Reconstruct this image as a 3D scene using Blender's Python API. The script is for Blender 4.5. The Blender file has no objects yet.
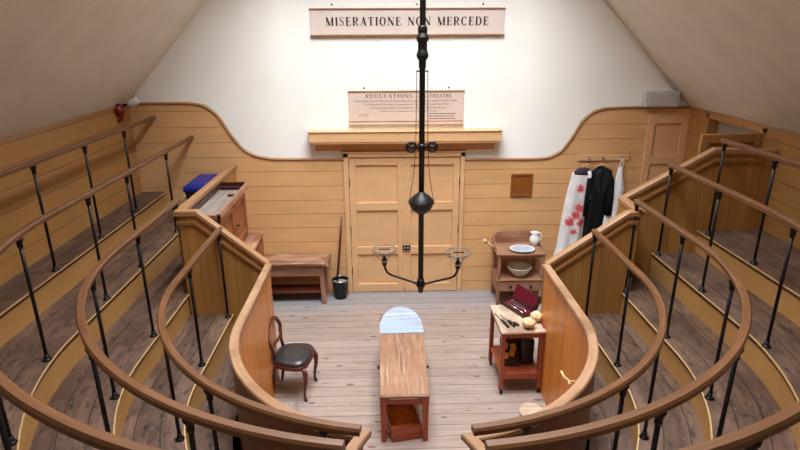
import bpy, bmesh, math, random
from math import sin, cos, pi, radians, sqrt, atan2
from mathutils import Vector, Matrix
random.seed(7)
S = bpy.context.scene
COL = S.collection

# ------------------------------------------------------------------ helpers
def lin(c):
    out = []
    for v in c[:3]:
        v /= 255.0
        out.append(v / 12.92 if v <= .04045 else ((v + .055) / 1.055) ** 2.4)
    return (*out, 1.0)

class NT:
    """tiny node-tree helper"""
    def __init__(self, name, rough=.5, metal=0.0, spec=.5):
        self.m = bpy.data.materials.new(name)
        self.m.use_nodes = True
        self.t = self.m.node_tree
        self.b = self.t.nodes['Principled BSDF']
        self.b.inputs['Roughness'].default_value = rough
        self.b.inputs['Metallic'].default_value = metal
        self.b.inputs['Specular IOR Level'].default_value = spec
    def n(self, typ, **kw):
        nd = self.t.nodes.new(typ)
        for k, v in kw.items():
            setattr(nd, k, v)
        return nd
    def put(self, sock, v):
        if hasattr(v, 'is_linked') or hasattr(v, 'links'):
            self.t.links.new(v, sock)
        else:
            sock.default_value = v
    def math(self, op, a, b=None, c=None, clamp=False):
        nd = self.n('ShaderNodeMath', operation=op, use_clamp=clamp)
        self.put(nd.inputs[0], a)
        if b is not None: self.put(nd.inputs[1], b)
        if c is not None: self.put(nd.inputs[2], c)
        return nd.outputs[0]
    def mix(self, f, a, b, blend='MIX'):
        nd = self.n('ShaderNodeMix', data_type='RGBA', blend_type=blend)
        self.put(nd.inputs[0], f); self.put(nd.inputs[6], a); self.put(nd.inputs[7], b)
        return nd.outputs[2]
    def coord(self, which='Object', scale=(1, 1, 1), loc=(0, 0, 0)):
        tc = self.n('ShaderNodeTexCoord')
        mp = self.n('ShaderNodeMapping')
        mp.inputs['Scale'].default_value = scale
        mp.inputs['Location'].default_value = loc
        self.t.links.new(tc.outputs[which], mp.inputs[0])
        return mp.outputs[0]
    def noise(self, vec, scale=5, detail=4, rough=.55, dist=0.0):
        nd = self.n('ShaderNodeTexNoise')
        self.t.links.new(vec, nd.inputs['Vector'])
        nd.inputs['Scale'].default_value = scale
        nd.inputs['Detail'].default_value = detail
        nd.inputs['Roughness'].default_value = rough
        nd.inputs['Distortion'].default_value = dist
        return nd.outputs['Fac']
    def ramp(self, fac, stops):
        nd = self.n('ShaderNodeValToRGB')
        el = nd.color_ramp.elements
        while len(el) < len(stops): el.new(.5)
        for e, (p, c) in zip(el, stops):
            e.position = p; e.color = c
        self.t.links.new(fac, nd.inputs[0])
        return nd.outputs[0]
    def smooth(self, v, lo, hi):
        nd = self.n('ShaderNodeMapRange', interpolation_type='SMOOTHSTEP')
        self.put(nd.inputs[0], v)
        nd.inputs[1].default_value = lo; nd.inputs[2].default_value = hi
        return nd.outputs[0]
    def out(self, col, bump=None, bs=.2, bd=.01, rough=None):
        self.put(self.b.inputs['Base Color'], col)
        if bump is not None:
            bn = self.n('ShaderNodeBump')
            bn.inputs['Strength'].default_value = bs
            bn.inputs['Distance'].default_value = bd
            self.t.links.new(bump, bn.inputs['Height'])
            self.t.links.new(bn.outputs[0], self.b.inputs['Normal'])
        if rough is not None: self.put(self.b.inputs['Roughness'], rough)
        return self.m

def plain(name, c, rough=.5, metal=0, spec=.5, var=.12, sc=9):
    k = NT(name, rough, metal, spec)
    f = k.noise(k.coord('Object'), sc, 4)
    a = lin(c); lo = tuple(x * (1 - var) for x in a[:3]) + (1,); hi = tuple(min(1, x * (1 + var)) for x in a[:3]) + (1,)
    return k.out(k.ramp(f, [(.3, lo), (.7, hi)]), f, .05)

def wood(name, dark, light, rough=.45, spec=.5, blot=None, bead=None, sc=1.0, spots=0.0, seam=None, lw=.75):
    """grain along u of the UV map (metres); bead = groove pitch along u; seam = board pitch along v"""
    k = NT(name, rough, 0, spec)
    uv = k.coord('UV', (1.6 * sc, 26 * sc, 1))
    uv2 = k.coord('UV', (1.0, 1.4, 1))
    raw = k.coord('UV')
    if bead:
        uv = k.coord('UV', (26 * sc, 1.6 * sc, 1))
    f = k.noise(uv, 1.0, 6, .6, .4)
    g = k.noise(uv2, 2.2, 4, .6)
    col = k.ramp(f, [(.28, lin(dark)), (.68, lin(light))])
    if blot:
        col = k.mix(k.smooth(g, .40, .66), col, lin(blot))
    h = f
    sep = k.n('ShaderNodeSeparateXYZ'); k.t.links.new(raw, sep.inputs[0])
    pitch = bead or seam
    if pitch:
        src = sep.outputs[0] if bead else sep.outputs[1]
        q = k.math('DIVIDE', src, pitch)
        idx = k.math('FLOOR', q)
        wn = k.n('ShaderNodeTexWhiteNoise', noise_dimensions='1D'); k.t.links.new(idx, wn.inputs['W'])
        fr = k.math('FRACT', q)
        ed = k.math('ABSOLUTE', k.math('SUBTRACT', fr, .5))
        wl = .004 / pitch
        line = k.smooth(ed, .5 - 1.8 * wl, .5 - .6 * wl)
        tint = k.math('MULTIPLY_ADD', wn.outputs[0], .26, .86)
        tv = k.n('ShaderNodeCombineColor')
        for i in range(3): k.t.links.new(tint, tv.inputs[i])
        col = k.mix(1.0, col, tv.outputs[0], 'MULTIPLY')
        col = k.mix(k.math('MULTIPLY', line, lw), col, lin([x * .25 for x in dark]))
        h = k.math('SUBTRACT', f, k.math('MULTIPLY', line, 2.0))
    if spots:
        s = k.noise(k.coord('UV', (3, 7, 1)), 3.0, 3, .5)
        col = k.mix(k.math('MULTIPLY', k.smooth(s, .52, .72), spots), col, lin([x * .35 for x in dark]))
        w2 = k.noise(k.coord('UV', (1, 1, 1), (7, 3, 0)), 26.0, 2, .5)
        col = k.mix(k.math('MULTIPLY', k.smooth(w2, .69, .74), spots * .5), col, lin((180, 165, 150)))
    return k.out(col, h, .25, .004)

class MB:
    """collects shapes, builds ONE mesh object"""
    def __init__(self):
        self.v = []; self.f = []; self.uv = []; self.M = Matrix()
        self.sm = []
    def face(self, idx, uvs=None, smooth=False):
        self.f.append(list(idx)); self.uv.append(uvs or [(0, 0)] * len(idx)); self.sm.append(smooth)
    def add(self, pts):
        b = len(self.v)
        self.v += [self.M @ Vector(p) for p in pts]
        return b
    def box(self, x0, x1, y0, y1, z0, z1, M=None):
        c = [(x0, y0, z0), (x1, y0, z0), (x1, y1, z0), (x0, y1, z0), (x0, y0, z1), (x1, y0, z1), (x1, y1, z1), (x0, y1, z1)]
        if M is not None: cc = [M @ Vector(p) for p in c]
        else: cc = c
        b = self.add(cc)
        d = [abs(x1 - x0), abs(y1 - y0), abs(z1 - z0)]
        L = d.index(max(d)); ou, ov = random.random() * 9, random.random() * 9
        for q, n in (((0, 3, 2, 1), 2), ((4, 5, 6, 7), 2), ((0, 1, 5, 4), 1), ((2, 3, 7, 6), 1), ((1, 2, 6, 5), 0), ((3, 0, 4, 7), 0)):
            ax = [a for a in range(3) if a != n]
            if n == L: ua, va = (ax[0], ax[1]) if d[ax[0]] > d[ax[1]] else (ax[1], ax[0])
            else: ua = L; va = [a for a in ax if a != L][0]
            self.face([b + i for i in q], [(c[i][ua] + ou, c[i][va] + ov + n * .37) for i in q])
        return self
    def loft(self, rings, closed=True, cap=True, uvs=None, smooth=True):
        n = len(rings[0]); base = [self.add(r) for r in rings]
        m = n if closed else n - 1
        # arc lengths for uv
        u = 0.0; us = [0.0]
        for a, b in zip(rings[:-1], rings[1:]):
            u += (Vector(b[0]) - Vector(a[0])).length if n else 0; us.append(u)
        vs = [0.0]
        for i in range(n):
            vs.append(vs[-1] + (Vector(rings[0][(i + 1) % n]) - Vector(rings[0][i])).length)
        ou, ov = random.random() * 7, random.random() * 7
        for r in range(len(rings) - 1):
            for i in range(m):
                j = (i + 1) % n
                self.face([base[r] + i, base[r] + j, base[r + 1] + j, base[r + 1] + i],
                          [(us[r] + ou, vs[i] + ov), (us[r] + ou, vs[i + 1] + ov), (us[r + 1] + ou, vs[i + 1] + ov), (us[r + 1] + ou, vs[i] + ov)], smooth)
        if closed and cap:
            self.face([base[0] + i for i in reversed(range(n))], [(p * .01, 0) for p in range(n)])
            self.face([base[-1] + i for i in range(n)], [(p * .01, 0) for p in range(n)])
        return self
    def tube(self, pts, r, seg=8, cap=True):
        pts = [Vector(p) for p in pts]; rings = []
        up = Vector((0, 0, 1)); prev = None
        for i, p in enumerate(pts):
            t = (pts[min(i + 1, len(pts) - 1)] - pts[max(i - 1, 0)]).normalized()
            if prev is None:
                a = up if abs(t.dot(up)) < .95 else Vector((1, 0, 0))
                s = t.cross(a).normalized()
            else:
                s = (prev - t * prev.dot(t)).normalized()
            prev = s; w = t.cross(s)
            rr = r[i] if isinstance(r, (list, tuple)) else r
            rings.append([p + (s * cos(2 * pi * k / seg) + w * sin(2 * pi * k / seg)) * rr for k in range(seg)])
        return self.loft(rings, True, cap)
    def ring(self, c, R, r, seg=28, s2=6, M=None):
        """torus"""
        M = M or Matrix(); rings = []
        for i in range(seg + 1):
            a = 2 * pi * i / seg
            rings.append([tuple(M @ Vector(((R + r * cos(b)) * cos(a), (R + r * cos(b)) * sin(a), r * sin(b))) + Vector(c)) for b in [2 * pi * k / s2 for k in range(s2)]])
        return self.loft(rings, True, False)
    def lathe(self, prof, c=(0, 0, 0), seg=20, M=None, squash=(1, 1)):
        M = M or Matrix(); rings = []
        for r, z in prof:
            rings.append([tuple(M @ Vector((r * cos(2 * pi * k / seg) * squash[0], r * sin(2 * pi * k / seg) * squash[1], z)) + Vector(c)) for k in range(seg)])
        return self.loft(rings, True, True)
    def sweep(self, path, prof, smooth=False, closed_prof=True):
        """profile (u to the left of travel, w up) carried along a 3-D path with mitred corners"""
        P = [Vector(p) for p in path]; rings = []
        for i, p in enumerate(P):
            d0 = (P[i] - P[i - 1]) if i else (P[1] - P[0])
            d1 = (P[i + 1] - P[i]) if i < len(P) - 1 else d0
            a = Vector((-d0.y, d0.x, 0)); b = Vector((-d1.y, d1.x, 0))
            if a.length < 1e-6: a = b.copy()
            if b.length < 1e-6: b = a.copy()
            a.normalize(); b.normalize()
            s = (a + b)
            s = s / max(.35, s.length_squared) * 2 if s.length > 1e-6 else a
            rings.append([p + s * u + Vector((0, 0, w)) for u, w in prof])
        return self.loft(rings, closed_prof, True, smooth=smooth)
    def prism(self, poly, h0, h1, M=None):
        """polygon in xy extruded h0..h1 in z, then M"""
        M = M or Matrix(); n = len(poly)
        b = self.add([M @ Vector((x, y, h0)) for x, y in poly] + [M @ Vector((x, y, h1)) for x, y in poly])
        ou, ov = random.random() * 5, random.random() * 5
        self.face([b + i for i in reversed(range(n))], [(poly[i][0] + ou, poly[i][1] + ov) for i in reversed(range(n))])
        self.face([b + n + i for i in range(n)], [(poly[i][0] + ou, poly[i][1] + ov) for i in range(n)])
        s = 0
        for i in range(n):
            j = (i + 1) % n; l = math.dist(poly[i], poly[j])
            self.face([b + i, b + j, b + n + j, b + n + i], [(s, h0), (s + l, h0), (s + l, h1), (s, h1)]); s += l
        return self
    def ribbon(self, pts, w, M=None):
        """flat stroke in xy of given widths (painted lettering)"""
        M = M or Matrix(); n = len(pts); L = []; R = []
        for i, p in enumerate(pts):
            a = pts[max(i - 1, 0)]; c = pts[min(i + 1, n - 1)]
            dx, dy = c[0] - a[0], c[1] - a[1]; l = math.hypot(dx, dy) or 1
            ww = (w[i] if isinstance(w, (list, tuple)) else w) / 2
            L.append(M @ Vector((p[0] - dy / l * ww, p[1] + dx / l * ww, 0))); R.append(M @ Vector((p[0] + dy / l * ww, p[1] - dx / l * ww, 0)))
        b = self.add(L + R)
        for i in range(n - 1):
            self.face([b + i, b + n + i, b + n + i + 1, b + i + 1])
        return self
    def build(self, name, mat, parent=None, bevel=0, sub=0, fix=True):
        me = bpy.data.meshes.new(name)
        me.from_pydata([tuple(v) for v in self.v], [], self.f)
        ul = me.uv_layers.new(name='UVMap')
        k = 0
        for fi, f in enumerate(self.f):
            for q in range(len(f)):
                ul.data[k].uv = self.uv[fi][q]; k += 1
        for p, s in zip(me.polygons, self.sm): p.use_smooth = s
        me.update()
        if fix or bevel:
            bm = bmesh.new(); bm.from_mesh(me)
            if fix: bmesh.ops.recalc_face_normals(bm, faces=bm.faces)
            if bevel:
                ed = [e for e in bm.edges if len(e.link_faces) == 2 and e.calc_face_angle(0) > .6]
                bmesh.ops.bevel(bm, geom=ed, offset=bevel, segments=1, affect='EDGES', clamp_overlap=True)
            bm.to_mesh(me); bm.free()
        me.materials.append(mat)
        o = bpy.data.objects.new(name, me); COL.objects.link(o)
        if parent is not None: o.parent = parent
        if sub:
            md = o.modifiers.new('smooth', 'SUBSURF'); md.levels = sub; md.render_levels = sub
        return o

def tag(o, label=None, cat=None, group=None, kind=None):
    if label: o['label'] = label
    if cat: o['category'] = cat
    if group: o['group'] = group
    if kind: o['kind'] = kind
    return o
def thing(name, label, cat, loc=(0, 0, 0), rz=0, group=None, kind=None):
    o = bpy.data.objects.new(name, None); COL.objects.link(o)
    o.empty_display_size = .1
    o.location = loc; o.rotation_euler = (0, 0, rz)
    return tag(o, label, cat, group, kind)
def RZ(a): return Matrix.Rotation(a, 4, 'Z')
def TR(x, y, z): return Matrix.Translation((x, y, z))

# ------------------------------------------------------------------ materials
def paint(name, c, rough=.42, var=.07, wear=None):
    k = NT(name, rough, 0, .4)
    f = k.noise(k.coord('Object', (1, 1, 4)), 2.0, 5, .6)
    g = k.noise(k.coord('Object', (2, 2, 14)), 6.0, 3, .6)
    a = lin(c)
    lo = tuple(x * (1 - var) for x in a[:3]) + (1,); hi = tuple(min(1, x * (1 + var)) for x in a[:3]) + (1,)
    col = k.ramp(f, [(.3, lo), (.7, hi)])
    if wear:
        w = k.noise(k.coord('Object'), 14, 4, .7)
        col = k.mix(k.smooth(w, .66, .74), col, lin(wear))
    return k.out(col, g, .06, .003)

OCHRE = (214, 167, 117)
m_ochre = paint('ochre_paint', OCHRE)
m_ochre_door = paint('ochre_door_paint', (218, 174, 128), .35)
m_ochre_shade = paint('ochre_paint_shaded', (168, 121, 70))  # same ochre as the back wall, with side shade in the colour
m_riser = paint('ochre_riser_paint', (184, 136, 80), .5)
m_part = wood('partition_boards', (160, 111, 55), (174, 124, 66), .4, bead=.09, lw=.22)
m_panel = wood('parapet_boards', (194, 120, 50), (212, 138, 64), .35, bead=.075, lw=.35)
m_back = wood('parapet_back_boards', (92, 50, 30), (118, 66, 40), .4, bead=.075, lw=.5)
m_rail = wood('worn_rail_oak', (82, 50, 28), (120, 79, 49), .4, blot=(98, 63, 37))
m_railE = wood('pale_cap_oak', (150, 113, 83), (180, 143, 113), .4, blot=(140, 102, 72))
m_capP = wood('partition_cap_oak', (142, 101, 67), (172, 129, 90), .4)
m_mould = wood('moulding_oak', (136, 92, 52), (162, 116, 70), .4)
m_nose = wood('nosing_worn', (176, 138, 90), (200, 164, 114), .5)
m_tread = wood('tread_boards', (82, 59, 47), (120, 92, 76), .6, blot=(78, 56, 44), spots=.8, seam=.19, sc=.8)
m_iron = plain('black_iron', (18, 18, 19), .38, .3, .5)
m_iron2 = plain('dark_lamp_iron', (30, 29, 28), .42, .4, .5)
m_steel = plain('polished_steel', (190, 192, 196), .22, .95)
m_wire = plain('grey_wire', (116, 114, 110), .5, .4)
m_brass = plain('aged_brass', (150, 110, 50), .35, .8)
m_plaster = plain('white_plaster', (244, 243, 238), .8, 0, .2, .02, 2)
m_ceil = plain('sloped_plaster', (226, 219, 204), .85, 0, .2, .05, 3)
m_shaft = plain('added_shaft_lining', (120, 108, 96), .8)  # dark lining of the added shaft, so it scatters little light
m_dark = plain('dark_void', (18, 14, 10), .8)
m_mahog = wood('mahogany', (62, 26, 18), (104, 46, 30), .32)
m_redwood = wood('red_brown_frame', (112, 46, 25), (160, 78, 45), .4)
m_pine = wood('old_cupboard_pine', (122, 70, 40), (164, 98, 56), .42, blot=(116, 66, 38))
m_oldtop = wood('worn_bench_top', (120, 84, 64), (196, 158, 128), .5, blot=(120, 74, 50))
m_wash = wood('washstand_wood', (136, 96, 74), (184, 138, 110), .42, blot=(140, 96, 74))
m_scrub = wood('scrubbed_table_top', (104, 74, 56), (190, 150, 122), .5, blot=(152, 110, 82), sc=1.4)
m_trolt = wood('scrubbed_trolley_top', (168, 140, 118), (214, 192, 170), .45, blot=(150, 124, 104))
m_head = wood('blue_grey_headboard', (120, 134, 160), (206, 214, 228), .4, blot=(166, 186, 212))
m_traytop = wood('grey_tray_top', (104, 94, 88), (158, 146, 138), .5)
m_leather = plain('black_leather', (44, 40, 43), .33, 0, .6, .35, 24)
m_blue = plain('blue_plastic_lid', (18, 34, 120), .4, 0, .5, .1)
m_bin = plain('dark_bin_plastic', (26, 30, 42), .45)
m_china = plain('white_china', (226, 228, 230), .15, 0, .6, .03)
m_sign = plain('pink_sign_board', (220, 203, 194), .6, 0, .3, .04, 3)
m_sign2 = plain('pink_notice_board', (214, 193, 179), .6, 0, .3, .05, 3)
m_frame = plain('sign_frame_wood', (168, 128, 96), .5)
m_ink = plain('black_lettering', (30, 24, 26), .6)
m_ink2 = plain('brown_lettering', (122, 92, 84), .6)
m_velvet = plain('crimson_velvet', (92, 10, 28), .8, 0, .2, .25, 40)
m_case = plain('dark_case_wood', (58, 26, 18), .35)
m_sponge = plain('cream_sponge', (214, 186, 146), .9, 0, .1, .2, 40)
m_cloth_w = plain('white_linen', (238, 240, 246), .85, 0, .1, .04, 10)
m_coat = plain('black_wool', (22, 23, 27), .85, 0, .15, .2, 30)
m_lilac = plain('dark_purple_lining', (62, 44, 60), .8)
m_red = plain('red_bell_enamel', (120, 22, 16), .35)
m_grey = plain('grey_box_metal', (196, 195, 192), .45, 0, .4, .05)
m_sand = plain('grey_ash', (140, 132, 124), .95, 0, .1, .3, 40)
m_sawdust = plain('orange_sawdust', (178, 108, 48), .95, 0, .1, .3, 40)
m_yellow = plain('pale_boxwood', (206, 160, 88), .5)
m_plaque = wood('plaque_wood', (120, 66, 24), (150, 88, 36), .4)
m_peg = wood('pale_stick_wood', (190, 150, 100), (226, 190, 140), .4)

def floor_mat():
    k = NT('scrubbed_floor_boards', .5, 0, .4)
    P = .168
    raw = k.coord('Object')
    sep = k.n('ShaderNodeSeparateXYZ'); k.t.links.new(raw, sep.inputs[0])
    q = k.math('DIVIDE', sep.outputs[1], P)
    idx = k.math('FLOOR', q); fr = k.math('FRACT', q)
    wn = k.n('ShaderNodeTexWhiteNoise', noise_dimensions='1D'); k.t.links.new(idx, wn.inputs['W'])
    # shift the grain of each board
    cb = k.n('ShaderNodeCombineXYZ')
    k.t.links.new(k.math('MULTIPLY_ADD', wn.outputs[0], 37.0, sep.outputs[0]), cb.inputs[0])
    k.t.links.new(sep.outputs[1], cb.inputs[1])
    mp = k.n('ShaderNodeMapping'); mp.inputs['Scale'].default_value = (1.4, 22, 1); k.t.links.new(cb.outputs[0], mp.inputs[0])
    f = k.noise(mp.outputs[0], 1.2, 6, .62, .6)
    mp2 = k.n('ShaderNodeMapping'); mp2.inputs['Scale'].default_value = (2.2, 5.4, 1); k.t.links.new(cb.outputs[0], mp2.inputs[0])
    vo = k.n('ShaderNodeTexVoronoi'); k.t.links.new(mp2.outputs[0], vo.inputs['Vector']); vo.inputs['Scale'].default_value = 1.9
    sp = k.n('ShaderNodeSeparateColor'); k.t.links.new(vo.outputs['Color'], sp.inputs[0])
    size = k.math('MULTIPLY_ADD', sp.outputs[0], .31, -.055)
    knot = k.smooth(k.math('SUBTRACT', size, vo.outputs['Distance']), .0, .06)
    big = k.noise(k.coord('Object', (1, 1, 1)), 1.1, 5, .65)
    mp3 = k.n('ShaderNodeMapping'); mp3.inputs['Scale'].default_value = (2.5, 9, 1); k.t.links.new(cb.outputs[0], mp3.inputs[0])
    stain = k.noise(mp3.outputs[0], 1.3, 4, .6, .5)
    col = k.ramp(f, [(.2, lin((136, 115, 104))), (.5, lin((164, 145, 134))), (.8, lin((182, 164, 154)))])
    tint = k.math('MULTIPLY_ADD', wn.outputs[0], .22, .86)
    tv = k.n('ShaderNodeCombineColor')
    for i in range(3): k.t.links.new(tint, tv.inputs[i])
    col = k.mix(1.0, col, tv.outputs[0], 'MULTIPLY')
    col = k.mix(k.math('MULTIPLY', k.smooth(big, .5, .72), .4), col, lin((150, 136, 136)))
    col = k.mix(k.math('MULTIPLY', k.smooth(stain, .58, .72), .5), col, lin((124, 106, 100)))
    col = k.mix(k.math('MULTIPLY', knot, .75), col, lin((92, 72, 64)))
    ed = k.math('ABSOLUTE', k.math('SUBTRACT', fr, .5))
    # greyer, less scrubbed boards along the back wall
    gb = k.math('MULTIPLY', k.smooth(k.math('MULTIPLY_ADD', big, .5, sep.outputs[1]), 7.2, 7.75), .6)
    col = k.mix(gb, col, lin((140, 142, 150)))
    line = k.smooth(ed, .466, .490)
    col = k.mix(k.math('MULTIPLY', line, .85), col, lin((62, 50, 46)))
    return k.out(col, k.math('SUBTRACT', f, k.math('MULTIPLY', line, 2.5)), .25, .004)
m_floor = floor_mat()

def blood_mat():
    k = NT('bloodstained_linen', .85, 0, .1)
    raw = k.coord('Object')
    f = k.noise(raw, 8, 4)
    base = k.ramp(f, [(.3, lin((216, 214, 216))), (.7, lin((236, 235, 236)))])
    sep = k.n('ShaderNodeSeparateXYZ'); k.t.links.new(raw, sep.inputs[0])
    tot = None
    for (x, z, r) in ((-.0, 1.62, .07), (.0, 1.33, .09), (-.12, 1.14, .085), (.04, 1.12, .075), (-.05, .98, .06), (-.03, 1.24, .08)):
        d = k.math('SQRT', k.math('ADD', k.math('POWER', k.math('SUBTRACT', sep.outputs[0], x), 2.0), k.math('POWER', k.math('SUBTRACT', sep.outputs[2], z), 2.0)))
        b = k.math('SUBTRACT', 1.0, k.math('DIVIDE', d, r * 1.7), clamp=True)
        tot = b if tot is None else k.math('MAXIMUM', tot, b)
    n = k.noise(raw, 34, 5, .75)
    n2 = k.noise(raw, 60, 2, .5)
    m = k.math('ADD', k.math('MULTIPLY', tot, .62), n)
    s = k.math('MULTIPLY', k.smooth(m, .82, .92), .9)
    sp = k.math('MULTIPLY', k.smooth(k.math('ADD', n2, k.math('MULTIPLY', tot, .34)), .72, .77), .75)
    col = k.mix(k.math('MAXIMUM', s, sp), base, lin((208, 36, 44)))
    return k.out(col, f, .1)
m_blood = blood_mat()

# ------------------------------------------------------------------ plan of the theatre
YW = 7.82                                 # back wall
XL, XR = -3.66, 4.05                      # side walls
HL, HR = 2.84, 2.73                       # panelling heights
YS = -1.3                                 # wall behind the spectators
YC = 4.25                                 # centre of the horseshoe
RR = {'E': 1.45, 'D': 1.905, 'C': 2.35, 'B': 2.85, 'A': 3.33}
RH = {'E': 1.43, 'D': 1.84, 'C': 2.115, 'B': 2.395, 'A': 2.665}
FH = {'E': .56, 'D': .85, 'C': 1.10, 'B': 1.36, 'A': 1.62}
YPL, YPR, YPU = 5.52, 5.40, 5.87          # partition planes
ZS = 8.1                                  # skylight, atop the added shaft
ZT = 5.1                                  # top of the slopes
XTL = XL + (ZT - HL) * (1.21 / 1.30); XTR = XR - (ZT - HR) * (.985)

# --- floor and shell
b = MB(); b.box(XL - .2, XR + 1.2, YS - .2, YW + .2, -.12, 0)
tag(b.build('floor', m_floor), kind='structure')
b = MB()
b.prism([(XL - .12, 0), (XR + .12, 0), (XR + .12, HR), (XTR, ZT), (XTR, ZT + .12), (XTL, ZT + .12), (XTL, ZT), (XL - .12, HL)], 0, .15, TR(0, YW + .15, 0) @ Matrix.Rotation(pi / 2, 4, 'X'))
tag(b.build('wall_back', m_plaster), kind='structure')
b = MB(); b.box(XL - .12, XR + .12, YS - .15, YS, 0, ZT + .2)
tag(b.build('wall_front', m_plaster), kind='structure')
# side walls, the right one with a door opening
def side_boards(x, face, h, y0, y1, pitch=.2, z0=0, skip=None):
    b = MB()
    z = z0
    while z < h - .01:
        z1 = min(z + pitch, h)
        segs = [(y0, y1)]
        if skip and z < skip[2]:
            segs = [(y0, skip[0]), (skip[1], y1)]
        for s in segs:
            b.box(min(x, x + face * .02), max(x, x + face * .02), s[0], s[1], z + .004, z1 - .002)
        z = z1
    return b
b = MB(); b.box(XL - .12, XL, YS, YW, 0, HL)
tag(b.build('wall_left', m_ochre_shade), kind='structure')
tag(side_boards(XL, 1, HL, YS, YW).build('trim_1', m_ochre_shade), kind='structure')
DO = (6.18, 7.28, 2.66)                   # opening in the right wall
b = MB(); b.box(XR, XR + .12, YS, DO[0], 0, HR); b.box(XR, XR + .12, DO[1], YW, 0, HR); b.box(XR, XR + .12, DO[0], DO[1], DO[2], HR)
tag(b.build('wall_right', m_ochre_shade), kind='structure')
tag(side_boards(XR, -1, HR, YS, YW, skip=(DO[0] - .06, DO[1] + .06, 2.7)).build('trim_2', m_ochre_shade), kind='structure')
# landing beyond the right-hand door
b = MB(); b.box(XR + .9, XR + 1.0, DO[0] - .3, DO[1] + .3, 0, 2.9); b.box(XR + .12, XR + .9, DO[1] + .2, DO[1] + .3, 0, 2.9); b.box(XR + .12, XR + .9, DO[0] - .3, DO[0] - .2, 0, 2.9); b.box(XR, XR + 1, DO[0] - .3, DO[1] + .3, 2.76, 2.86)
tag(b.build('wall_landing', m_plaster), kind='structure')
# sloped ceilings, flat ceiling, and an unseen shaft added to confine the light
def slab(name, p0, p1, y0, y1, th, mat, up):
    b = MB()
    b.prism([p0, p1, (p1[0] + up[0] * th, p1[1] + up[1] * th), (p0[0] + up[0] * th, p0[1] + up[1] * th)], y0, y1, Matrix(((1, 0, 0, 0), (0, 0, 1, 0), (0, 1, 0, 0), (0, 0, 0, 1))))
    return tag(b.build(name, mat), kind='structure')
slab('ceiling_left_slope', (XL, HL), (XTL, ZT), YS, YW, .12, m_ceil, (-.73, .68))
slab('ceiling_right_slope', (XR, HR), (XTR, ZT), YS, YW, .12, m_ceil, (.73, .68))
SY0, SY1 = 1.9, 7.0                                 # extent of the added shaft along the room
slab('ceiling', (XTL - .05, ZT), (XTR + .05, ZT), YS, SY0, .12, m_ceil, (0, 1))
b = MB()
b.box(XTL - .12, XTL, SY0, SY1, ZT, ZS); b.box(XTR, XTR + .12, SY0, SY1, ZT, ZS); b.box(XTL, XTR, SY0 - .12, SY0, ZT, ZS); b.box(XTL, XTR, SY1, SY1 + .12, ZT, ZS); b.box(XTL - .1, XTR + .1, SY1, YW, ZT, ZT + .12)
tag(b.build('added_light_shaft', m_shaft), kind='structure')
b = MB()
for i in range(5):
    x = XTL + (XTR - XTL) * i / 4; b.box(x - .025, x + .025, SY0, SY1, ZS - .05, ZS + .03)
for i in range(5):
    y = SY0 + (SY1 - SY0) * i / 4; b.box(XTL, XTR, y - .02, y + .02, ZS - .04, ZS + .02)
tag(b.build('window_1', m_plaster), kind='structure')

# --- back wall panelling with the swept top
TOPL = [(-3.7, 2.84), (-2.95, 2.842), (-2.69, 2.82), (-2.50, 2.70), (-2.308, 2.385), (-2.148, 2.19), (-1.95, 2.095), (-1.72, 2.06), (-.7, 2.052)]
TOPR = [(.8, 2.03), (1.85, 2.024), (2.07, 2.035), (2.278, 2.125), (2.43, 2.325), (2.561, 2.56), (2.70, 2.68), (2.87, 2.725), (3.1, 2.735), (4.2, 2.735)]
def top_at(x):
    T = TOPL if x < 0 else TOPR
    i = 0
    while i < len(T) - 2 and x > T[i + 1][0]: i += 1
    def slope(j):
        if j <= 0 or j >= len(T) - 1: return 0.0
        a = (T[j][1] - T[j - 1][1]) / (T[j][0] - T[j - 1][0]); c = (T[j + 1][1] - T[j][1]) / (T[j + 1][0] - T[j][0])
        return 0.0 if a * c <= 0 else 2 * a * c / (a + c)
    (x0, y0), (x1, y1) = T[i], T[i + 1]
    h = x1 - x0; u = max(0, min(1, (x - x0) / h))
    return (2*u**3 - 3*u*u + 1) * y0 + (u**3 - 2*u*u + u) * h * slope(i) + (-2*u**3 + 3*u*u) * y1 + (u**3 - u*u) * h * slope(i + 1)
b = MB(); px = .03; z = 0.0
X0B, X1B = XL + .02, XR - .02
lines = [.0, .165, .395, .61, .83, 1.05, 1.26, 1.465, 1.675, 1.89, 2.1, 2.31, 2.52, 2.74, 2.9]
for z0, z1 in zip(lines[:-1], lines[1:]):
    xs = [X0B + (X1B - X0B) * i / 260 for i in range(261)]
    run = None
    for i in range(260):
        xm0, xm1 = xs[i], xs[i + 1]
        if -.74 < (xm0 + xm1) / 2 < .88 and z0 < 2.13: continue
        t0, t1 = min(z1 - .006, top_at(xm0)), min(z1 - .006, top_at(xm1))
        if t0 <= z0 + .002 and t1 <= z0 + .002: continue
        t0 = max(t0, z0 + .001); t1 = max(t1, z0 + .001)
        k = b.add([(xm0, YW - .022, z0), (xm1, YW - .022, z0), (xm1, YW - .022, t1), (xm0, YW - .022, t0), (xm0, YW, t0), (xm1, YW, t1), (xm0, YW, z0), (xm1, YW, z0)])
        b.face([k, k + 1, k + 2, k + 3]); b.face([k + 3, k + 2, k + 5, k + 4]); b.face([k + 6, k + 7, k + 1, k])
tag(b.build('trim_3', m_ochre, fix=False), kind='structure')
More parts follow.
